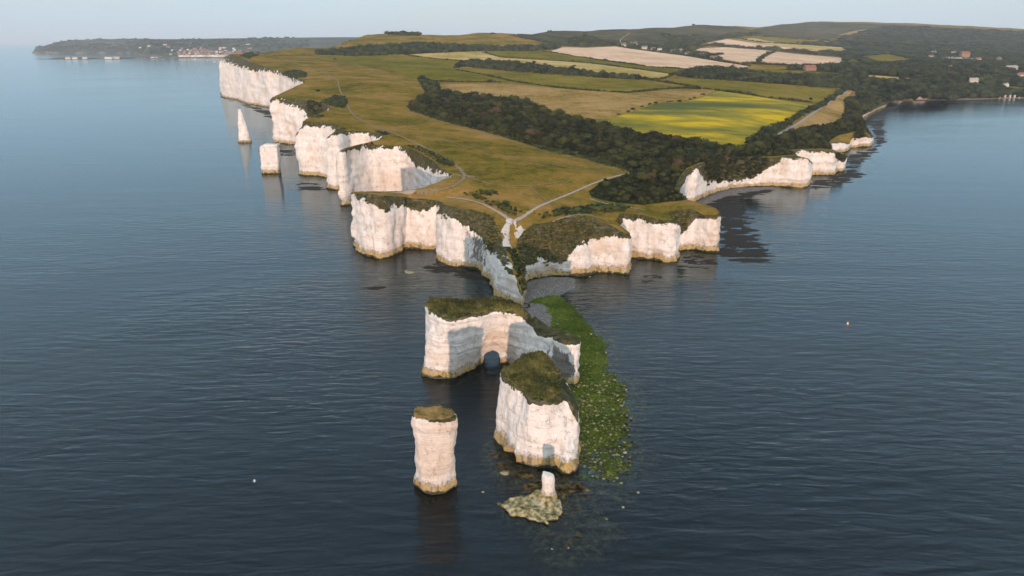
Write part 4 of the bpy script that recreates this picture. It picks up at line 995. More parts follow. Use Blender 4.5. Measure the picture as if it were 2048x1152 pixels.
def build_far():
    u = np.arange(44, 760, 2.0); f = np.concatenate([np.linspace(0, 0.07, 5), np.linspace(0.1, 1, 26), [1.3, 1.7]])
    U, Fr = np.meshgrid(u, f, indexing='ij'); X, Y, Z = far_pt(U, Fr)
    I = np.arange(X.size).reshape(X.shape); F = np.stack([I[:-1, :-1], I[1:, :-1], I[1:, 1:], I[:-1, 1:]], -1).reshape(-1, 4)
    g = G('far_wooded_hill')
    c = g.ramp(g.math('ADD', g.math('MULTIPLY', g.noise(0.004, 5, 0.65), 0.6), g.math('MULTIPLY', g.noise(0.03, 4, 0.7), 0.4)), [(0.40, (0.020, 0.028, 0.016)), (0.53, (0.045, 0.052, 0.026)), (0.62, (0.16, 0.13, 0.075))])
    c = g.mix(g.math('MULTIPLY', g.rng(g.z(), 20.0, 9.0), g.rng(g.noise(0.01, 4, 0.6), 0.45, 0.6)), c, (0.22, 0.17, 0.13))
    mt = g.done(g.bsdf(c, 0.95, g.bump(g.noise(0.03, 4, 0.7), 1.0, 12.0)))
    tag(mesh_obj('far_headland', np.stack([X, Y, Z], -1).reshape(-1, 3), F, mt), kind='structure')
    mound('low_point', [(70, 118.3), (110, 117.6), (180, 116.4), (250, 115.8), (330, 115.4), (330, 117.4), (250, 117.9), (170, 118.3), (110, 118.7)],
          lambda X, Y, s: np.where(s < 0, 1.2 + 7 * sstep(0, -60, s) * (0.7 + 0.8 * fbm(X / 60, Y / 60, 0, 3, 411)), 1.2 - s * 0.1), mt, 14.0, 30)
    rng = np.random.default_rng(77)
    # woodland on the far slopes
    n = 1500; uu = rng.uniform(66, 620, n); ff = rng.uniform(0.05, 1.0, n); x, y, z = far_pt(uu, ff)
    town = (uu > 345) & (ff < 0.45) & (rng.uniform(0, 1, n) < 0.65); k = (~town) & (fbm(x / 250, y / 250, 0, 3, 421) > -0.25)
    x, y, z = x[k], y[k], z[k]; r = rng.uniform(8, 17, len(x))
    V, F, T = clumps(np.column_stack([x, y, z + 3]), r, r * 0.62, PR_SMALL, 423)
    tag(mesh_obj('far_woodland', V, F, M['tree'], attrs={'tint': T}, smooth=False), kind='stuff')

# ------------------------------------------------------------------ houses
WALLS = {k: plain('wall_' + k, c, 0.85, 0.08, 0.5) for k, c in dict(white=(0.74, 0.72, 0.68), cream=(0.62, 0.54, 0.44), brick=(0.30, 0.19, 0.15), stone=(0.42, 0.38, 0.33)).items()}
ROOFS = {k: plain('roof_' + k, c, 0.85, 0.2, 0.8) for k, c in dict(red=(0.30, 0.115, 0.07), grey=(0.17, 0.165, 0.165), brown=(0.20, 0.13, 0.09), pale=(0.40, 0.36, 0.33)).items()}
GLASS = plain('window_glass', (0.04, 0.05, 0.06), 0.15, 0.1); WOODP = plain('door_paint', (0.10, 0.07, 0.05), 0.6)
_hm = {}
def house_parts(w, d, h, rh, detail):
    key = (w, d, h, rh, detail)
    if key in _hm: return _hm[key]
    a, b = w / 2, d / 2; parts = []
    V = np.array([(-a, -b, -2), (a, -b, -2), (a, b, -2), (-a, b, -2), (-a, -b, h), (a, -b, h), (a, b, h), (-a, b, h), (-a, 0, h + rh), (a, 0, h + rh)], float)
    Q = np.array([(0, 1, 5, 4), (2, 3, 7, 6), (1, 2, 6, 5), (3, 0, 4, 7), (3, 2, 1, 0)]); Tt = np.array([(4, 7, 8), (5, 9, 6), (4, 8, 8), (5, 9, 9)])[:2]
    parts.append(('wall', V, [Q, Tt], 'w'))
    e, o, th = 0.35, 0.4, 0.25; k = rh / b
    R = np.array([(-a - e, -b - o, h - o * k), (a + e, -b - o, h - o * k), (a + e, 0, h + rh), (-a - e, 0, h + rh), (a + e, b + o, h - o * k), (-a - e, b + o, h - o * k)], float)
    R = np.concatenate([R + [0, 0, .03], R + [0, 0, .03 + th]])
    RQ = np.array([(0, 3, 2, 1), (3, 5, 4, 2), (6, 7, 8, 9), (9, 8, 10, 11), (0, 1, 7, 6), (5, 11, 10, 4), (1, 2, 8, 7), (2, 4, 10, 8), (0, 6, 9, 3), (3, 9, 11, 5)])
    parts.append(('roof', R, [RQ], 'r'))
    def box(x0, x1, y0, y1, z0, z1):
        v = np.array([(x, y, z) for z in (z0, z1) for x, y in ((x0, y0), (x1, y0), (x1, y1), (x0, y1))], float)
        return v, [np.array([(3, 2, 1, 0), (4, 5, 6, 7), (0, 1, 5, 4), (1, 2, 6, 5), (2, 3, 7, 6), (3, 0, 4, 7)])]
    if detail:
        nw = max(2, int(w / 3.2)); fl = 2 if h > 4.2 else 1
        for q in range(nw):
            for s in range(fl):
                x = -a + (q + 0.5) * w / nw; z = 0.9 + s * 2.7
                if q == nw // 2 and s == 0: parts.append(('door', *box(x - .5, x + .5, -b - .06, -b + .05, 0, 2.05), 'd'))
                else: parts.append(('window', *box(x - .65, x + .65, -b - .05, -b + .05, z, z + 1.25), 'g'))
        parts.append(('chimney', *box(a * .55, a * .55 + .9, -.4, .4, h + rh * .5, h + rh + 1.3), 'w'))
    out = []
    for nm, v, f, mk in parts:
        me_o = mesh_obj(nm, v, f, None, smooth=False); me = me_o.data; bpy.data.objects.remove(me_o); out.append((nm, me, mk))
    _hm[key] = out; return out
def house(x, y, z, rz, dims, wall, roof, label, group, detail=True, name='house', cat='house'):
    root = empty(name, (x, y, z), rz); tag(root, label, cat, group)
    for nm, me, mk in house_parts(*dims, detail):
        o = bpy.data.objects.new(nm, me); C.objects.link(o); o.parent = roof_o if nm == 'chimney' else root
        if nm == 'roof': roof_o = o
        if not me.materials: me.materials.append(None)
        o.material_slots[0].link = 'OBJECT'
        o.material_slots[0].material = {'w': WALLS[wall], 'r': ROOFS[roof], 'g': GLASS, 'd': WOODP}[mk]
    return root
def build_town():
    rng = np.random.default_rng(5)
    n = 0
    def town(u, f, dims, wall, roof, label):
        x, y, z = far_pt(u, f); side = 'left' if u < 385 else 'middle' if u < 430 else 'right'; row = 'on the distant sea front' if f < .05 else 'low in the distant town' if f < .16 else 'high in the distant town'
        label = 'small %s house with %s roof %s, %s part' % (wall, roof, row, side); dims = (dims[0] * 1.45, dims[1] * 1.2, dims[2] * 1.35, dims[3] * 1.2)
        house(float(x), float(y), float(z), rng.uniform(-.35, .35), dims, wall, roof, label, 'houses of the distant seaside town', False)
    lab = {'white': 'small white house in the distant seaside town', 'cream': 'small cream house in the distant seaside town', 'brick': 'small red brick house in the distant seaside town', 'stone': 'small grey stone house in the distant seaside town'}
    for q in range(30):
        u = 358 + q * 4.1 + rng.uniform(-1, 1); w = str(rng.choice(['white', 'cream', 'cream', 'stone']))
        town(u, 0.035, (float(rng.choice([12, 17])), 11, float(rng.choice([6, 8])), 3.0), w, str(rng.choice(['grey', 'brown', 'red'])), lab[w])
    for q in range(105):
        u = rng.triangular(330, 410, 505); f = rng.triangular(0.06, 0.10, 0.42); w = str(rng.choice(['white', 'cream', 'brick', 'brick', 'stone']))
        town(u, f, (float(rng.choice([10, 14])), 9, 6, 3.0), w, str(rng.choice(['grey', 'brown', 'red', 'red'])), lab[w])
    for u, f, w, lb in [(281, 0.36, 'white', 'long white house among trees above the far bay'), (345, 0.24, 'white', 'bright white house left of the distant town'), (298, 0.46, 'cream', 'pale house high on the wooded far headland'), (336, 0.42, 'brick', 'brick house at the upper left of the distant town'), (496, 0.55, 'white', 'white house on the far slope beside the near hill'), (330, 0.55, 'white', 'white house alone in trees above the distant town')]:
        x, y, z = far_pt(u, f); house(float(x), float(y), float(z), 0.1, (24, 11, 7, 3.5), w, 'grey', lb, 'houses of the distant seaside town', False)
    for u, py, w, lb in [(136, 117.2, 'cream', 'cream cottage nearest the tip of the low far point'), (150, 117, 'white', 'white cottage on the low far point'), (170, 117, 'cream', 'long cream cottage on the low far point'), (217, 116.6, 'white', 'large white building on the low far point'), (232, 116.4, 'cream', 'cream building beside the large white one on the far point')]:
        p = PZ(u, py, 6.0); house(p[0], p[1], 5.0, 0.1, (26 if u < 200 else 40, 11, 6, 4), w, 'pale', lb, 'houses of the distant seaside town', False)
    V = [(1247.5, 92.3, 0.1, (13, 8, 5.5, 3.2), 'white', 'red', 'white house with a red roof, leftmost of the village row', 'h'),
         (1267, 93.5, -0.1, (20, 12, 7.5, 5.5), 'white', 'grey', 'tall white house with a big grey roof in the village row'),
         (1289, 97.8, 0.15, (15, 9, 5, 3.5), 'cream', 'grey', 'cream house right of the tall white village house'),
         (1306, 100.3, 0.0, (12, 8, 4, 3), 'stone', 'grey', 'low grey stone house behind the wheat field'),
         (1319, 101.8, 0.1, (11, 8, 4, 3), 'white', 'pale', 'small white house with pale roof behind the wheat field'),
         (1346, 104.5, -0.1, (13, 8, 4.5, 3), 'white', 'grey', 'bright white house in the middle of the village row'),
         (1359, 103, 0.2, (14, 8, 4, 3), 'stone', 'pale', 'pale roofed house behind the bright white one'),
         (1375, 110.3, 0.0, (13, 9, 5, 3.5), 'cream', 'brown', 'cream house with a brown roof, right part of the village row'),
         (1402, 114, -0.1, (18, 10, 5, 4), 'cream', 'red', 'wide house with a long red roof at the field edge'),
         (1427, 119, 0.1, (15, 9, 4.5, 3.5), 'stone', 'brown', 'stone house next to last in the village row'),
         (1441, 117.5, 0.0, (14, 9, 4.5, 4), 'stone', 'pale', 'pale roofed house at the right end of the village row'),
         (1619, 140, 0.15, (22, 11, 4.5, 4.5), 'brick', 'red', 'brick farmhouse with red roof among trees beside the meadow'),
         (1867, 107.5, 0.2, (15, 9, 6, 3), 'white', 'grey', 'white house alone at the upper left of the hotel'),
         (1862, 116, 0.1, (12, 9, 6, 3), 'cream', 'brown', 'cream house below the upper white house in the woods'),
         (1888, 120, 0.0, (20, 9, 4, 3), 'white', 'grey', 'long low white building left of the hotel'),
         (1901, 120.5, 0.1, (13, 9, 6, 3), 'white', 'grey', 'white two-storey house close to the left of the hotel'),
         (1928, 117, 0.0, (24, 14, 14, 6), 'brick', 'red', 'tall red brick hotel above the wood'),
         (1916, 121, 0.0, (18, 9, 5, 3), 'white', 'pale', 'white wing in front of the brick hotel'),
         (1938, 122, 0.0, (24, 8, 4, 2.5), 'white', 'pale', 'long white terrace below the brick hotel'),
         (1955, 121, 0.1, (16, 9, 5, 3), 'cream', 'red', 'cream house with red roof right of the hotel'),
         (1907, 107.5, 0.1, (13, 9, 5, 3), 'white', 'grey', 'white house above the hotel roofs'),
         (1997, 121, 0.3, (12, 9, 6, 3.5), 'brick', 'grey', 'lone brick house in woods far right of the hotel'),
         (1899, 138, 0.0, (10, 7, 4, 3), 'cream', 'red', 'little house with a bright red roof deep in the wood'),
         (1838, 138.5, 0.0, (22, 8, 3.5, 1.5), 'white', 'grey', 'low grey-roofed shed in the wood by the strip field'),
         (1946, 166.5, -0.3, (15, 9, 6, 4), 'cream', 'pale', 'pale house in trees behind the beach'),
         (2022, 139, 0.1, (26, 10, 6, 3), 'cream', 'pale', 'long cream building in the wood at the right edge'),
         (2044, 156, 0.1, (20, 10, 7, 4), 'cream', 'red', 'house with a pinkish roof at the right edge of the picture'),
         (2011, 172.5, 0.1, (9, 6, 3.5, 2), 'white', 'white' if False else 'pale', 'small white hut on the meadow behind the beach')]
    for r in V:
        p = on_land([r[0]], [r[1]])[0]; z = TERR([p[0]], [p[1]])[0]
        house(p[0], p[1], z, r[2], r[3], r[4], r[5], r[6], 'houses of the village and bay', True); HP.append((p[0], p[1], r[3][0]))
    for q, u in enumerate([1999, 2010, 2020, 2029, 2039]):
        p = PZ(u, 192.6, 3.0); house(p[0], p[1], 2.6, 0.05, (2.6, 2.6, 2.0, 0.8), 'cream', 'pale', 'small white beach hut in the row along the right-hand beach', 'beach huts', False, 'beach_hut', 'beach hut')
    p = PZ(1931, 190, 5); house(p[0], p[1], 5, 0.0, (6, 5, 3, 2), 'white', 'pale', 'white hut half hidden by trees above the beach', 'beach huts', False, 'beach_hut', 'beach hut')
HP = []

# ------------------------------------------------------------------ vegetation
def hedge(px, w, h, label, seed, step=None):
    q = dens(px, 3, False); p = on_land(q[:, 0], q[:, 1]); L = np.concatenate([[0], np.cumsum(np.hypot(*np.diff(p, axis=0).T))])
    m = max(6, int(L[-1] / (step or w * 0.62))); rng = np.random.default_rng(seed)
    t = np.linspace(0, L[-1], m); c = np.stack([np.interp(t, L, p[:, 0]), np.interp(t, L, p[:, 1])], 1) + rng.normal(0, w * 0.12, (m, 2))
    sz = np.clip(0.85 + 0.5 * fbm(c[:, 0] / 30, c[:, 1] / 30, 0, 2, seed) + rng.uniform(-.2, .25, m), .4, 1.6) * np.where(rng.uniform(0, 1, m) < .04, 1.7, 1)
    z = TERR(c[:, 0], c[:, 1]); o0 = np.array([c[0, 0], c[0, 1], z[0]])
    V, F, T = clumps(np.column_stack([c, z + h * 0.25 * sz]), w * 0.62 * sz, h * 0.72 * sz, PR_SMALL, seed)
    o = mesh_obj('hedgerow', V - o0, F, M['tree'], attrs={'tint': T}, smooth=False); o.location = o0
    return tag(o, label, 'hedge', 'hedgerows between the fields')
def tree(px, py, h, label, seed, name='tree', mat='tree', spread=0.45):
    p = on_land([px], [py])[0]; z = TERR([p[0]], [p[1]])[0]; r = tag(empty(name, (p[0], p[1], z)), label, 'tree', 'single trees'); rng = np.random.default_rng(seed)
    n = 9; a = rng.uniform(0, 6.283, n); q = rng.uniform(0, 1, n) ** .5 * h * spread * .75
    pos = np.column_stack([np.cos(a) * q, np.sin(a) * q, h * rng.uniform(.5, .78, n)])
    V, F, T = clumps(pos, rng.uniform(.16, .27, n) * h, rng.uniform(.15, .22, n) * h, PR_BUSH, seed)
    mesh_obj('crown', V, F, M[mat], r, attrs={'tint': T}, smooth=False)
    k = 8; an = np.arange(k) * 6.283 / k; zs = [-.5, .12 * h, .35 * h, .6 * h]; rr = [.045 * h, .03 * h, .024 * h, .012 * h]
    V = np.concatenate([np.column_stack([np.cos(an) * b, np.sin(an) * b, np.full(k, zz)]) for zz, b in zip(zs, rr)])
    F = [[i * k + j, i * k + (j + 1) % k, (i + 1) * k + (j + 1) % k, (i + 1) * k + j] for i in range(3) for j in range(k)]
    vs, fs = [V], [np.array(F)]; off = len(V)
    for b in range(5):
        aa = rng.uniform(0, 6.283); s = np.array([0, 0, h * rng.uniform(.25, .42)]); e = np.array([math.cos(aa) * h * spread * .6, math.sin(aa) * h * spread * .6, h * rng.uniform(.52, .7)])
        sd = np.cross(e - s, [0, 0, 1]); sd /= np.linalg.norm(sd); up = np.cross(sd, e - s); up /= np.linalg.norm(up)
        ring = [sd, up, -sd, -up]; vs.append(np.array([s + v * .016 * h for v in ring] + [e + v * .006 * h for v in ring]))
        fs.append(np.array([[i, (i + 1) % 4, 4 + (i + 1) % 4, 4 + i] for i in range(4)]) + off); off += 8
    mesh_obj('trunk', np.concatenate(vs), fs, M['bark'], r); return r
def bush(px, py, s, label, seed):
    p = on_land([px], [py])[0]; z = TERR([p[0]], [p[1]])[0]; rng = np.random.default_rng(seed); n = 4
    pos = np.column_stack([rng.normal(0, s * .35, (n, 2)), rng.uniform(.15, .4, n) * s])
    V, F, T = clumps(pos, rng.uniform(.4, .6, n) * s, rng.uniform(.4, .55, n) * s, PR_SMALL, seed)
    o = mesh_obj('bush', V, F, M['tree'], attrs={'tint': T}, smooth=False); o.location = (p[0], p[1], z)
    return tag(o, label, 'bush', 'single bushes')
def patch(px, label, seed, step=2.6, hm=0.55, mat='bracken', edge=4):
    return tag(wood('thicket', land_poly(px, 5), step, hm, PR_SMALL, M[mat], seed, label, 'bushes', kind=None, edge=edge, local=True), group='thickets on the cliff tops')
def near_hc(cv):
    out = np.ones(len(cv)); bd = np.full(len(cv), 1e9)
    for q in range(len(rim)):
        d = (cv[:, 0] - rim[q, 0]) ** 2 + (cv[:, 1] - rim[q, 1]) ** 2; m = d < bd; bd[m] = d[m]; out[m] = hc[q]
    return out
def build_green(WF, SCR):
    st = lambda y: 3.9 + max(0, y - 380) * 0.0042
    wood('scrub_woodland', SCR, st, 0.86, PR_BUSH, M['scrub'], 501, edge=10)
    lab = ['hedge between the long green pasture and the stubble field', 'hedge under the upper left pasture', 'hedge between the pale hay field and the grass strip', 'hedge under the large pink wheat field', 'short hedge along the left end of the pale hay field',
           'hedge from the hay field down past the yellow flower field', 'short hedge at the right end of the pale hay field', 'tall hedge along the gravel track beside the flower field', 'short hedge between the two pinkish wheat fields', 'hedge above the two far wheat fields', 'hedge behind the wheat field along the village row',
           'hedge below the far olive pasture', 'hedge over the far olive pasture', 'hedge below the right-hand wheat field', 'hedge under the small green field left of the bay woods', 'hedge climbing the brown hill at the centre', 'low hedge across the far left down', 'thin hedge on the left of the upper left pasture']
    px = [[(912,140),(960,148),(1000,157),(1030,164),(1122,176),(1207,182.5),(1256,185.5),(1317,179),(1373,176),(1400,178)], [(838,159),(870,163),(947,164.5),(1000,165)],
          [(965,104),(1000,114.7),(1049,118),(1132,123),(1181,126.5),(1268,137.5),(1349,148.5)], [(1086,103),(1098,104),(1195,119.5),(1293,132.8),(1395,140.3),(1430,141.5)], [(812,110),(860,117),(926,121.3)],
          [(1300,160.5),(1342,167),(1373,171.8),(1400,176.3),(1440,181.7),(1490,188.4),(1544,196.6),(1622,205.5)], [(1349,149),(1325,158.5),(1300,160),(1262,155)], [(1690,179),(1660,200),(1640,213),(1605,227),(1570,251),(1530,270),(1500,287)],
          [(1549,103.5),(1530,112),(1519,119),(1517,126)], [(1385,100),(1415,91),(1470,95),(1530,99.5),(1560,102),(1620,109),(1685,114)], [(1232,92.5),(1268,98.5),(1366,111),(1440,123),(1498,132)],
          [(1476,77.5),(1520,85),(1590,88.5),(1650,92)], [(1500,70.8),(1580,77),(1672,82.5)], [(1485,127),(1560,130.5),(1620,132.5),(1682,134)], [(1764,130),(1800,127),(1830,122.5)], [(1022,71),(1050,77),(1080,82),(1110,87)], [(545,111),(600,110.5),(625,111)], [(687,122),(746,134.6),(794,145)]]
    wh = [(3.5, 3), (4, 3.2), (4, 3), (4, 3.2), (4, 3), (4, 4), (5, 4.5), (7, 5.5), (8, 6), (7, 7), (6, 5), (6, 6), (6, 5), (7, 7), (7, 6), (6, 4), (3, 1.4), (2, 0.8)]
    for q, (a, b, l) in enumerate(zip(px, wh, lab)): hedge(a, b[0], b[1], l, 600 + q, step=None)
    W = [('hedgerow_wood', [(628,106),(704,97),(780,91),(857,87),(912,91.5),(1010,95),(1121,91),(1116,98),(1069,102),(947,102.5),(808,109),(714,112.5),(640,110)], 6.5, .8), ('field_wood', [(907,137),(920,129),(940,123),(975,123),(1016,127),(1080,132.5),(1142,142),(1225,150),(1290,160),(1190,155),(1100,148),(1016,142),(930,133.5)], 6, .85),
         ('hill_wood', [(1136,92),(1139,80),(1165,76),(1195,80),(1212,91),(1190,93)], 10, .8), ('hill_wood', [(1322,70),(1345,74),(1400,75),(1418,80),(1384,100),(1330,96),(1345,85)], 12, .75), ('village_wood', [(1210,88),(1240,90),(1290,93),(1340,98),(1384,103),(1440,116),(1440,121),(1366,109.5),(1300,99.5),(1268,95),(1232,91.5)], 10, .75),
         ('hedge_wood', [(1352,152.5),(1398,142),(1440,142.5),(1495,146),(1552,152),(1640,152),(1694,148),(1716,156),(1716,173),(1685,176),(1620,173),(1558,168),(1500,164),(1400,158)], 8, .85),
         ('track_thicket', [(1497,288),(1530,272),(1557,268),(1545,276),(1520,288),(1500,293)], 4, .9), ('hill_top_copse', [(763,68.5),(790,66.5),(838,67.5),(838,71.5),(800,71)], 9, .6), ('field_wood', [(836,158),(845,157),(875,168),(880,186),(855,186),(848,172)], 4.5, .9),
         ('hedge_wood', [(1414,89),(1560,99),(1690,106),(1690,113),(1560,102.5),(1470,96)], 12, .6), ('hill_wood', [(1418,82),(1450,72),(1500,66),(1530,68),(1500,72),(1455,77)], 14, .6), ('hedge_wood', [(1590,86),(1690,88),(1700,95),(1640,92)], 14, .7)]
    for q, (nm, poly, s, hm) in enumerate(W): wood(nm, land_poly(poly, 8), s, hm, PR_BUSH if s < 7 else PR_SMALL, M['tree'], 700 + q)
    # the great wood behind the bay
    fl = [land_poly(p, 15) for _, _, p in FIELDS[7:]]
    p = scatter(WF, lambda y: max(8.5, y * 0.0088), 801); rng = np.random.default_rng(802)
    keep = (p[:, 0] < 0.86 * p[:, 1] + 80) & (p[:, 1] < 5300)
    for f in fl: keep &= ~in_poly(p[:, 0], p[:, 1], f)
    for hx, hy, w in HP: keep &= ~((np.abs(p[:, 0] - hx) < w * .75 + 5) & (p[:, 1] > hy - 26) & (p[:, 1] < hy + 14))
    gaps = fbm(p[:, 0] / 120, p[:, 1] / 120, 0, 3, 805) > -0.40 + 0.16 * sstep(1500, 2000, p[:, 1]) + 0.2 * sstep(2400, 4000, p[:, 1]); p = p[keep & gaps]
    s = p[:, 2] * (0.8 + 0.45 * rng.uniform(0, 1, len(p))); hh = np.minimum(s * .72, np.interp(p[:, 1], [1400, 2400], [8.5, 5.5])) * rng.uniform(.7, 1.25, len(p))
    V, F, T = clumps(np.column_stack([p[:, :2], TERR(p[:, 0], p[:, 1]) + hh * .45]), s * .72, hh, PR_SMALL, 806)
    tag(mesh_obj('bay_woodland', V, F, M['tree'], attrs={'tint': T}, smooth=False), kind='stuff')
    # low scrub that clothes the steep slopes of the cliffs
    cv, cd = [], []
    for o in [o for o in SC.objects if o.name.split('.')[0] == 'cliff']:
        n = len(o.data.vertices); co = np.empty(n * 3, np.float32); o.data.vertices.foreach_get('co', co); at = np.empty(n, np.float32); o.data.attributes['veg'].data.foreach_get('value', at); cv.append(co.reshape(-1, 3)); cd.append(at)
    cv, cd = np.concatenate(cv), np.concatenate(cd); HCV = near_hc(cv); rng = np.random.default_rng(820)
    k = (HCV < 0.72) & (cd + 1.2 * fbm(cv[:, 0] / 3, cv[:, 1] / 3, cv[:, 2] / 3, 3, 821) > 0.35) & (cv[:, 1] < 900) & (rng.uniform(0, 1, len(cd)) < 0.5); q = cv[k]
    q = q + rng.normal(0, .3, q.shape); far = q[:, 1] > 440
    for nm, m, sel, mt, lo, hi in (('cliff_scrub', 822, ~far, M['capgrass'], .5, 1.2), ('cliff_thicket', 824, far, M['scrub'], 1.2, 2.6)):
        w = q[sel]; r = rng.uniform(lo, hi, len(w)); V, F, T = clumps(w, r, r * .6, PR_SMALL, m)
        tag(mesh_obj(nm, V, F, mt, attrs={'tint': T * .8}, smooth=False), kind='stuff')
    pats = [([(562,147),(575,141),(600,140.5),(615,146),(612,155),(592,156.5),(572,152)], 'dark round thicket on the far chalk cliff edge'), ([(478,112),(500,102),(522,103),(520,110),(505,114),(498,119)], 'dark thicket at the top of the farthest chalk cliff'),
            ([(640,204),(668,191),(690,193),(697,207),(690,217),(665,214)], 'dark green thicket behind the second chalk headland'), ([(806,291),(830,291),(862,300),(890,315),(914,327),(910,333),(892,333),(872,324),(848,306),(822,296)], 'long dark thicket along the rim of the grey-shaded cliff'),
            ([(952,381),(985,379),(1000,388),(975,394),(955,390)], 'small dark thicket above the headland paths'), ([(925,386),(950,386),(985,402),(1015,405),(1045,424),(1030,432),(1012,427),(990,414),(958,402)], 'triangular dark thicket between the two headland paths'), ([(620,236),(632,229),(650,231),(643,237)], 'low dark thicket on the middle left headland'),
            ([(1065,428),(1120,417),(1200,408),(1280,413),(1232,424),(1180,428),(1120,432),(1080,440)], 'scrubby thicket on the right-hand headland top'), ([(745,262),(775,266),(785,270),(765,272)], 'small thicket at the head of a left cove'), ([(1013,500),(1021,499),(1031,500),(1037,520),(1042,548),(1044,580),(1041,578),(1034,548),(1025,522)], 'narrow dark green strip down the crest of the prow')]
    for q, (a, l) in enumerate(pats): patch(a, l, 900 + q, *((1.3, .8, 'bracken', None) if 'prow' in l else ()))
    tag(wood('bracken_edge', land_poly([(815,212),(850,224),(960,252),(1090,293),(1180,312),(1262,339),(1264,347),(1177,319),(1094,301),(982,267),(888,243),(822,222)], 8), 2.6, .5, PR_SMALL, M['bracken'], 950), kind='stuff')
    for q, (a, b, h, l) in enumerate([(1622, 204.5, 7, 'lone tree at the right corner of the flower field'), (1617, 220, 6, 'small tree in the hedge by the gravel track'), (1652, 203, 6, 'tree at the end of the pasture by the track'), (1572, 247, 6, 'tree in the hedge at the lower right of the flower field'),
            (1497, 289, 7, 'tree at the lowest corner of the flower field'), (1346, 366, 7, 'spreading bare-limbed tree at the scrub edge above the cove'), (1424, 117.5, 14, 'large tree left of the last village houses'), (1443, 115, 14, 'large dark tree behind the last village house'), (1148, 137, 8, 'round tree standing above the middle field wood'),
            (1069, 130, 9, 'round tree in the middle of the field wood'), (1417, 141.5, 11, 'tall tree at the left end of the hedge wood'), (1444, 142, 11, 'second tall tree at the left end of the hedge wood'), (1585, 139, 12, 'dark tree left of the red-roofed farmhouse'), (1637, 139, 12, 'dark tree right of the red-roofed farmhouse'), (1228, 90, 13, 'dark tree at the foot of the white hill path')]):
        tree(a, b, h, l, 1000 + q, mat='scrub' if q == 5 else 'tree')
    for q, (a, b) in enumerate([(1238,229.5),(1256,224.5),(1267,219.5),(1283,213.5),(1300,209.5),(1312,206.8),(1335,204.3),(1343,203.8),(1357,203.2),(1380,199),(1388,196.5),(1406,190)]):
        bush(a, b, 2.2 + (q % 3) * .6, '%s bush from the left in the row between stubble and flower fields' % 'first second third fourth fifth sixth seventh eighth ninth tenth eleventh twelfth'.split()[q], 1100 + q)
    for q, (a, b, s, l) in enumerate([(866, 68.3, 8, 'bush on the skyline right of the hilltop copse'), (935, 67.6, 7, 'bush on the skyline of the left down'), (985, 68, 8, 'dark bush on the skyline near the hill hedge'), (1100, 63.5, 9, 'bush on the skyline of the brown hill'), (1172, 67, 10, 'lone bush on the side of the brown hill'),
            (785, 145, 3, 'small bush on the edge of the upper left pasture'), (669, 119, 4, 'bush left of the upper left pasture'), (635, 183, 4, 'small bush on the grassy left headland'), (1388, 51.5, 12, 'bush near the top of the brown hill')]):
        bush(a, b, s, l, 1150 + q)

# ------------------------------------------------------------------ paths
def build_paths():
    ck, dt = M['chalkpath'], M['dirtpath']
    ribbon('path', [(1024,441),(1045,430),(1075,415),(1100,404),(1140,388),(1180,370),(1215,357),(1258,347)], 4.2, 3.2, ck)
    ribbon('path', [(1021,440),(1010,429),(985,416),(955,405),(925,397),(895,391)], 4.0, 2.2, ck)
    ribbon('path', [(1022,436),(1023,446),(1023,455),(1020,466),(1017,478),(1014,488),(1014,498)], 6.5, 5.0, M['barechalk'], step=1.0, lift=0.3)
    ribbon('path', [(1006,455),(1018,459),(1030,460),(1047,456)], 10.0, 6.0, M['barechalk'], step=1.0, lift=0.36)
    ribbon('path', [(722,384.3),(745,386),(780,387.5),(806,388.5),(832,388)], 3.0, 2.4, ck)
    ribbon('path', [(832,388),(880,382),(912,372),(930,354),(922,340),(900,322),(878,309),(840,290),(790,268),(750,252),(720,240),(702,225),(693,206),(680,182),(676,162),(660,153),(640,150)], 9, 5, dt)
    ribbon('path', [(905,352),(930,350),(950,355)], 16, 9, dt, lift=0.2)
    ribbon('path', [(780,262),(860,272),(950,298),(1040,318),(1150,337),(1240,346)], 4, 4, dt)
    ribbon('path', [(838,161),(852,176),(848,186),(820,203),(812,214),(822,225),(888,246),(982,270),(1090,304),(1200,332),(1255,345)], 3.5, 3.5, dt)
    ribbon('path', [(935,354),(990,372),(1060,372),(1140,362)], 5, 4, dt)
    ribbon('path', [(1058,373),(1080,392),(1098,404)], 3, 3, dt)
    ribbon('path', [(1180,398),(1215,410),(1255,414),(1290,421)], 2.6, 2.2, ck)
    ribbon('path', [(1105,446),(1135,432),(1165,429),(1200,436),(1220,444)], 2.2, 2.0, ck)
    ribbon('path', [(545,104),(565,118),(600,130),(640,141),(676,160)], 5, 6, dt)
    ribbon('track', [(1554,271),(1600,245),(1640,217),(1670,198),(1698,180)], 6.0, 5.5, M['track'])
    ribbon('path', [(1242,88),(1240,80),(1247,74),(1257,69),(1258,66.5)], 6, 7, ck, step=8, lift=0.6)

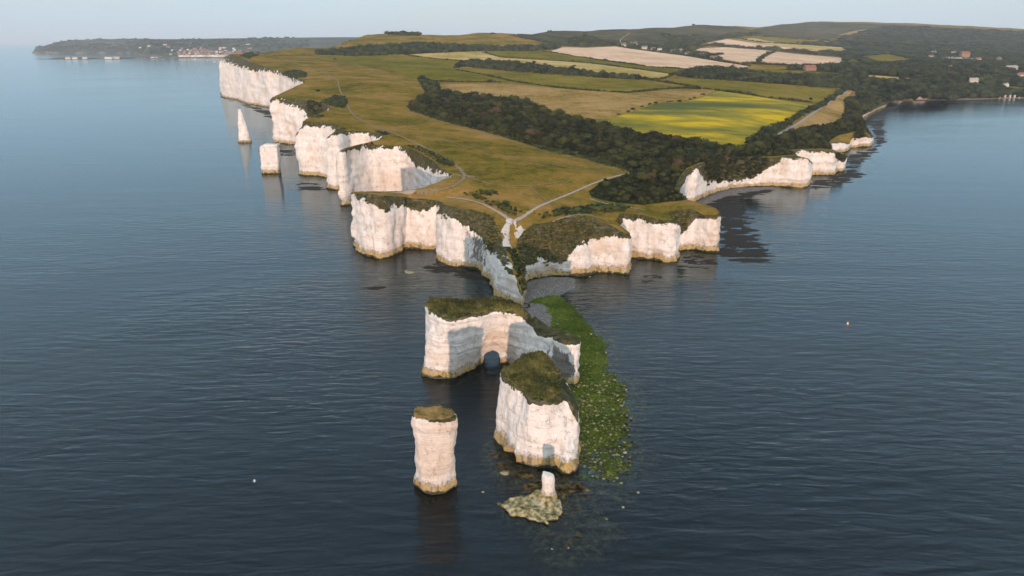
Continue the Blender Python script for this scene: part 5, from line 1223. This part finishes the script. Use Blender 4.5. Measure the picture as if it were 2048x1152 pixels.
# ------------------------------------------------------------------ small things: boulders, buoy, gull, boats, pier
STONE = plain('pale_boulder', (0.34, 0.31, 0.20), 0.9, 0.35, 1.5); STONED = plain('weedy_boulder', (0.13, 0.14, 0.035), 0.8, 0.5, 1.5); STONEK = plain('dark_boulder', (0.05, 0.045, 0.03), 0.8, 0.4, 1.5)
def stone_meshes(k):
    V0, F0 = ico(2); out = []
    for q in range(k):
        V = V0 * (0.8 + 0.45 * fbm(V0[:, 0] * 1.1 + 5 * q, V0[:, 1] * 1.1, V0[:, 2] * 1.1, 3, 40 + q)[:, None]); V[:, 2] *= 0.62
        o = mesh_obj('boulder', V, F0, None, smooth=False); me = o.data; me.materials.append(None); bpy.data.objects.remove(o); out.append(me)
    return out
SM = stone_meshes(6)
def boulder(px, py, size, mat, label, group, z=0.0, rz=0.0, q=0, flat=1.0):
    p = PZ(px, py, z); o = bpy.data.objects.new('boulder', SM[q % 6]); C.objects.link(o)
    o.location = (p[0], p[1], z); o.scale = (size * 0.5, size * 0.42, size * 0.42 * flat); o.rotation_euler = (0, 0, rz)
    o.material_slots[0].link = 'OBJECT'; o.material_slots[0].material = mat
    return tag(o, label, 'boulder', group)
def build_small():
    rng = np.random.default_rng(31)
    solo = [(820, 545, 5.0, STONE, 'pale flat rock in the water below the left headland', .25), (812, 542, 2.5, STONE, 'small pale rock beside the flat rock below the left headland', .4), (1011, 947, 2.6, STONE, 'small yellow rock awash left of the slender stump', .4), (966, 984, 0.9, STONE, 'tiny rock between the slab stack and the stump', .6),
            (1213, 1038, 1.0, STONED, 'bright yellow-green boulder off the tip of the reef', .8), (1276, 985, 0.9, STONE, 'pale stone farthest right of the reef', .7), (1246, 1014, 1.0, STONE, 'pale pair-like stone in the water off the reef', .6), (872, 516.5, 1.5, STONE, 'white stone in the recess below the left headland', .6), (1180, 553.5, 1.4, STONE, 'pale stone in the right-hand bay below the cliff', .6),
            (1292, 552, 3.0, STONEK, 'dark rock awash in the right-hand bay', .4), (1104, 1098, .6, STONE, 'tiny pale stone in the foreground left of the submerged reef', .8), (1137, 1096, .6, STONE, 'tiny pale stone over the submerged reef', .8)]
    for q, (a, b, s, m, l, f) in enumerate(solo): boulder(a, b, s, m, l, None, 0.08, q * 1.3, q, f)
    reef = pxz(REEF, 0.0); n = 0
    for q in range(4000):
        p = np.array([rng.uniform(reef[:, 0].min(), reef[:, 0].max()), rng.uniform(reef[:, 1].min(), 205)])
        if not in_poly(p[:1], p[1:], reef)[0]: continue
        o = bpy.data.objects.new('boulder', SM[q % 6]); C.objects.link(o); s = .4 + .9 * rng.uniform() ** 2.5
        o.location = (p[0], p[1], float(np.interp(p[1], [150, 165, 185, 215], [0.05, 0.15, 0.4, 0.6]))); o.scale = (s * .6, s * .5, s * .5); o.rotation_euler = (0, 0, rng.uniform(0, 6.28)); pale = rng.uniform() < .2
        o.material_slots[0].link = 'OBJECT'; o.material_slots[0].material = STONE if pale else STONED
        where = 'near the reef tip' if p[1] < 165 else 'beside the broad stack' if p[1] < 182 else 'right of the arch block' if p[1] < 195 else 'below the shingle'
        edge = sd_poly(p[:1], p[1:], reef)[0] > -4; big = 'large' if s > .8 else 'small'
        tag(o, '%s %s boulder %s%s' % (big, 'pale' if pale else 'weed-covered greenish', 'at the outer edge of the reef, ' if edge else 'on the weedy reef, ', where), 'boulder', 'boulders on the weedy reef'); n += 1
        if n >= 110: break
    # the stones nobody could count
    m = 13000; x = rng.uniform(reef[:, 0].min(), reef[:, 0].max() + 2, m); y = rng.uniform(reef[:, 1].min() - 6, 250, m)
    s = sd_poly(x, y, reef); k = (fbm(x / 5, y / 5, 0, 3, 47) > -0.12 + 0.25 * rng.normal(size=m)) & (s < -0.5 + 1.2 * rng.normal(size=m)) & (rng.uniform(0, 1, m) < np.interp(y, [150, 190, 215, 250], [1, .9, .25, .06])); x, y = x[k], y[k]
    r = .10 + .42 * rng.uniform(0, 1, len(x)) ** 3; V, F, T = clumps(np.column_stack([x, y, np.interp(y, [150, 165, 185, 215], [-0.05, 0.1, 0.3, 0.5]) + 0.3 * fbm(x / 9, y / 9, 0, 4, 201)]), r, r * .7, [ico(1)], 44)
    g = G('reef_stones'); c = g.ramp(g.attr('tint'), [(0.0, (0.030, 0.045, 0.008)), (0.45, (0.08, 0.09, 0.016)), (0.8, (0.20, 0.19, 0.065)), (1.0, (0.30, 0.28, 0.15))])
    tag(mesh_obj('reef_stones', V, F, g.done(g.bsdf(c, 0.8)), attrs={'tint': T}, smooth=False), kind='stuff')
    # seaweed strand round the foot of the prow
    a = np.linspace(-2.0, 2.3, 24); c0 = PZ(1049, 613, .8); w = np.column_stack([c0[0] + 1.9 * np.cos(a), c0[1] + 3.2 * np.sin(a) * .8])
    V, F, T = clumps(np.column_stack([w, np.full(24, 1.25)]), np.full(24, .42), np.full(24, .22), PR_SMALL, 46)
    tag(mesh_obj('seaweed_strand', V, F, plain('wrack', (0.018, 0.016, 0.012), .8), attrs={'tint': T}, smooth=False), 'dark curved strand of seaweed on the shingle at the prow', 'seaweed')
    # buoy
    def lathe(prof, k=20):
        an = np.arange(k) * 2 * math.pi / k; V = np.concatenate([np.column_stack([r * np.cos(an), r * np.sin(an), np.full(k, z)]) for r, z in prof])
        F = np.array([[i * k + j, i * k + (j + 1) % k, (i + 1) * k + (j + 1) % k, (i + 1) * k + j] for i in range(len(prof) - 1) for j in range(k)]); return V, F
    p = PZ(1695, 649, 0); b = tag(empty('buoy', (p[0], p[1], 0)), 'small orange and white buoy floating on the right-hand sea', 'buoy')
    V, F = lathe([(0.02, -.35), (.5, -.3), (.62, -.1), (.62, .25), (.5, .4), (.34, .46)]); mesh_obj('float', V, F, plain('buoy_orange', (0.75, 0.22, 0.06), .5, .1), b)
    V, F = lathe([(.34, .45), (.33, .95), (.28, 1.05), (.12, 1.1), (.02, 1.11)]); mesh_obj('drum', V, F, plain('buoy_white', (0.85, 0.80, 0.72), .5, .05), b)
    V, F = lathe([(.07, 1.1), (.06, 1.35), (.10, 1.38), (.01, 1.45)], 10); mesh_obj('top_mark', V, F, plain('buoy_top', (0.8, 0.75, 0.6), .5, .05), b)
    b.scale = (.75, .75, .75)
    # gull low over the water
    p = PZ(509, 962, 0.7); gl = tag(empty('gull', (p[0], p[1], 0.7), math.radians(25)), 'white gull with spread wings low over the dark sea', 'bird')
    W = plain('gull_white', (0.85, 0.85, 0.86), .7, .05); WG = plain('gull_grey', (0.62, 0.64, 0.68), .7, .05)
    V, F = lathe([(.005, -.32), (.05, -.22), (.085, -.08), (.09, .06), (.06, .17), (.055, .22), (.045, .27), (.012, .33)], 12); V = V[:, [2, 0, 1]]
    body = mesh_obj('body', V, F, W, gl)
    for s in (1, -1):
        sec = [(.02, .10, -.07, .03), (.28, .13, -.05, .12), (.48, .06, -.10, .10), (.70, -.10, -.17, .05)]
        V = []
        for y, xf, xb, z in sec: V += [(xf, s * y, z + .012), (xb, s * y, z + .012), (xb, s * y, z - .005), (xf, s * y, z - .005)]
        F = [[i * 4 + j, i * 4 + (j + 1) % 4, (i + 1) * 4 + (j + 1) % 4, (i + 1) * 4 + j] for i in range(3) for j in range(4)] + [[0, 1, 2, 3], [12, 13, 14, 15]]
        mesh_obj('wing', V, np.array(F), WG if s < 0 else W, gl, smooth=False)
    mesh_obj('tail', [(-.28, .03, 0), (-.28, -.03, 0), (-.42, -.08, .01), (-.42, .08, .01), (-.28, .03, .012), (-.28, -.03, .012), (-.42, -.08, .02), (-.42, .08, .02)], np.array([(0, 1, 2, 3), (4, 7, 6, 5), (0, 3, 7, 4), (1, 5, 6, 2), (2, 6, 7, 3), (0, 4, 5, 1)]), W, gl, smooth=False)
    mesh_obj('beak', [(.32, .012, .0), (.32, -.012, .0), (.32, 0, .02), (.39, 0, -.005)], np.array([(0, 1, 3), (1, 2, 3), (2, 0, 3), (0, 2, 1)]), plain('beak', (.7, .45, .05)), gl, smooth=False)
    # boats off the far town
    HW = plain('boat_white', (0.8, 0.8, 0.8), .4, .05); MAST = plain('mast', (0.6, 0.6, 0.6), .4)
    for q, (a, b, s, l) in enumerate([(390, 119, 14, 'white motor boat moored nearest the distant town front'), (429, 124, 12, 'small white boat nearest the left chalk cliff'), (415, 121.5, 9, 'tiny white boat between two others off the town'), (326, 119.6, 8, 'tiny white boat by the far pier')]):
        p = PZ(a, b, 0); bt = tag(empty('boat', (p[0], p[1], 0), q * .8), l, 'boat', 'boats off the far town')
        sec = [(-.5, .15), (-.2, .18), (.15, .17), (.38, .09), (.5, .005)]; V = []
        for x, w in sec: V += [(x * s, w * s, .11 * s), (x * s, w * .7 * s, -.03 * s), (x * s, -w * .7 * s, -.03 * s), (x * s, -w * s, .11 * s)]
        F = [[i * 4 + j, (i + 1) * 4 + j, (i + 1) * 4 + (j + 1) % 4, i * 4 + (j + 1) % 4] for i in range(4) for j in range(4)] + [[0, 1, 2, 3]]
        mesh_obj('hull', V, np.array(F), HW, bt, smooth=False)
        V = [(x * s, y * s, z * s) for z, k in ((.11, 1), (.24, .75)) for x, y in ((-.25 * k, -.1 * k), (.15 * k, -.1 * k), (.15 * k, .1 * k), (-.25 * k, .1 * k))]
        mesh_obj('cabin', V, np.array([(4, 5, 6, 7), (0, 1, 5, 4), (1, 2, 6, 5), (2, 3, 7, 6), (3, 0, 4, 7)]), HW, bt, smooth=False)
        V, F = lathe([(.02 * s, .2 * s), (.012 * s, .8 * s)], 6); mesh_obj('mast', V, F, MAST, bt)
    # the pier below the town
    a, b = PZ(293, 117.6, 0), PZ(322, 117.2, 0); c = (a + b) / 2; L = np.hypot(*(b - a)); pr = tag(empty('pier', (c[0], c[1], 0), math.atan2(*(b - a)[::-1])), 'dark timber pier with white sheds below the far headland', 'pier')
    TM = plain('pier_timber', (0.06, 0.055, 0.05), .9)
    def box(nm, x0, x1, y0, y1, z0, z1, m):
        v = np.array([(x, y, z) for z in (z0, z1) for x, y in ((x0, y0), (x1, y0), (x1, y1), (x0, y1))]); mesh_obj(nm, v, np.array([(3, 2, 1, 0), (4, 5, 6, 7), (0, 1, 5, 4), (1, 2, 6, 5), (2, 3, 7, 6), (3, 0, 4, 7)]), m, pr, smooth=False)
    box('deck', -L / 2, L / 2, -6, 6, 3.2, 4.4, TM)
    for q in range(9): box('pile', -L / 2 + 2 + q * (L - 4) / 8, -L / 2 + 3.4 + q * (L - 4) / 8, -5, 5, -3, 3.3, TM)
    box('shed', -L * .2, L * .02, -4, 4, 4.4, 9.5, WALLS['white']); box('shed', L * .1, L * .28, -4, 4, 4.4, 8.5, WALLS['cream'])

# ------------------------------------------------------------------ haze
def build_haze(dens, top=330.0):
    r = SEAR + 500; z0, z1 = -8.5, top
    V = [(x, y, z) for z in (z0, z1) for x, y in ((-r, -r), (r, -r), (r, r), (-r, r))]
    o = mesh_obj('haze', V, np.array([(3, 2, 1, 0), (4, 5, 6, 7), (0, 1, 5, 4), (1, 2, 6, 5), (2, 3, 7, 6), (3, 0, 4, 7)]), None, smooth=False)
    m = bpy.data.materials.new('haze_air'); m.use_nodes = True; nt = m.node_tree; nt.nodes.clear()
    out = nt.nodes.new('ShaderNodeOutputMaterial'); pv = nt.nodes.new('ShaderNodeVolumePrincipled')
    pv.inputs['Color'].default_value = (0.84, 0.93, 1.0, 1); pv.inputs['Density'].default_value = dens; pv.inputs['Anisotropy'].default_value = 0.0
    nt.links.new(pv.outputs[0], out.inputs['Volume']); o.data.materials.append(m)
    tag(o, kind='stuff')

# ------------------------------------------------------------------ build it
build_cliffs()
WF, SCR = build_land()
build_stacks()
build_shore()
build_far(); build_town()
build_green(WF, SCR)
build_paths()
build_small()
build_haze(0.00005)
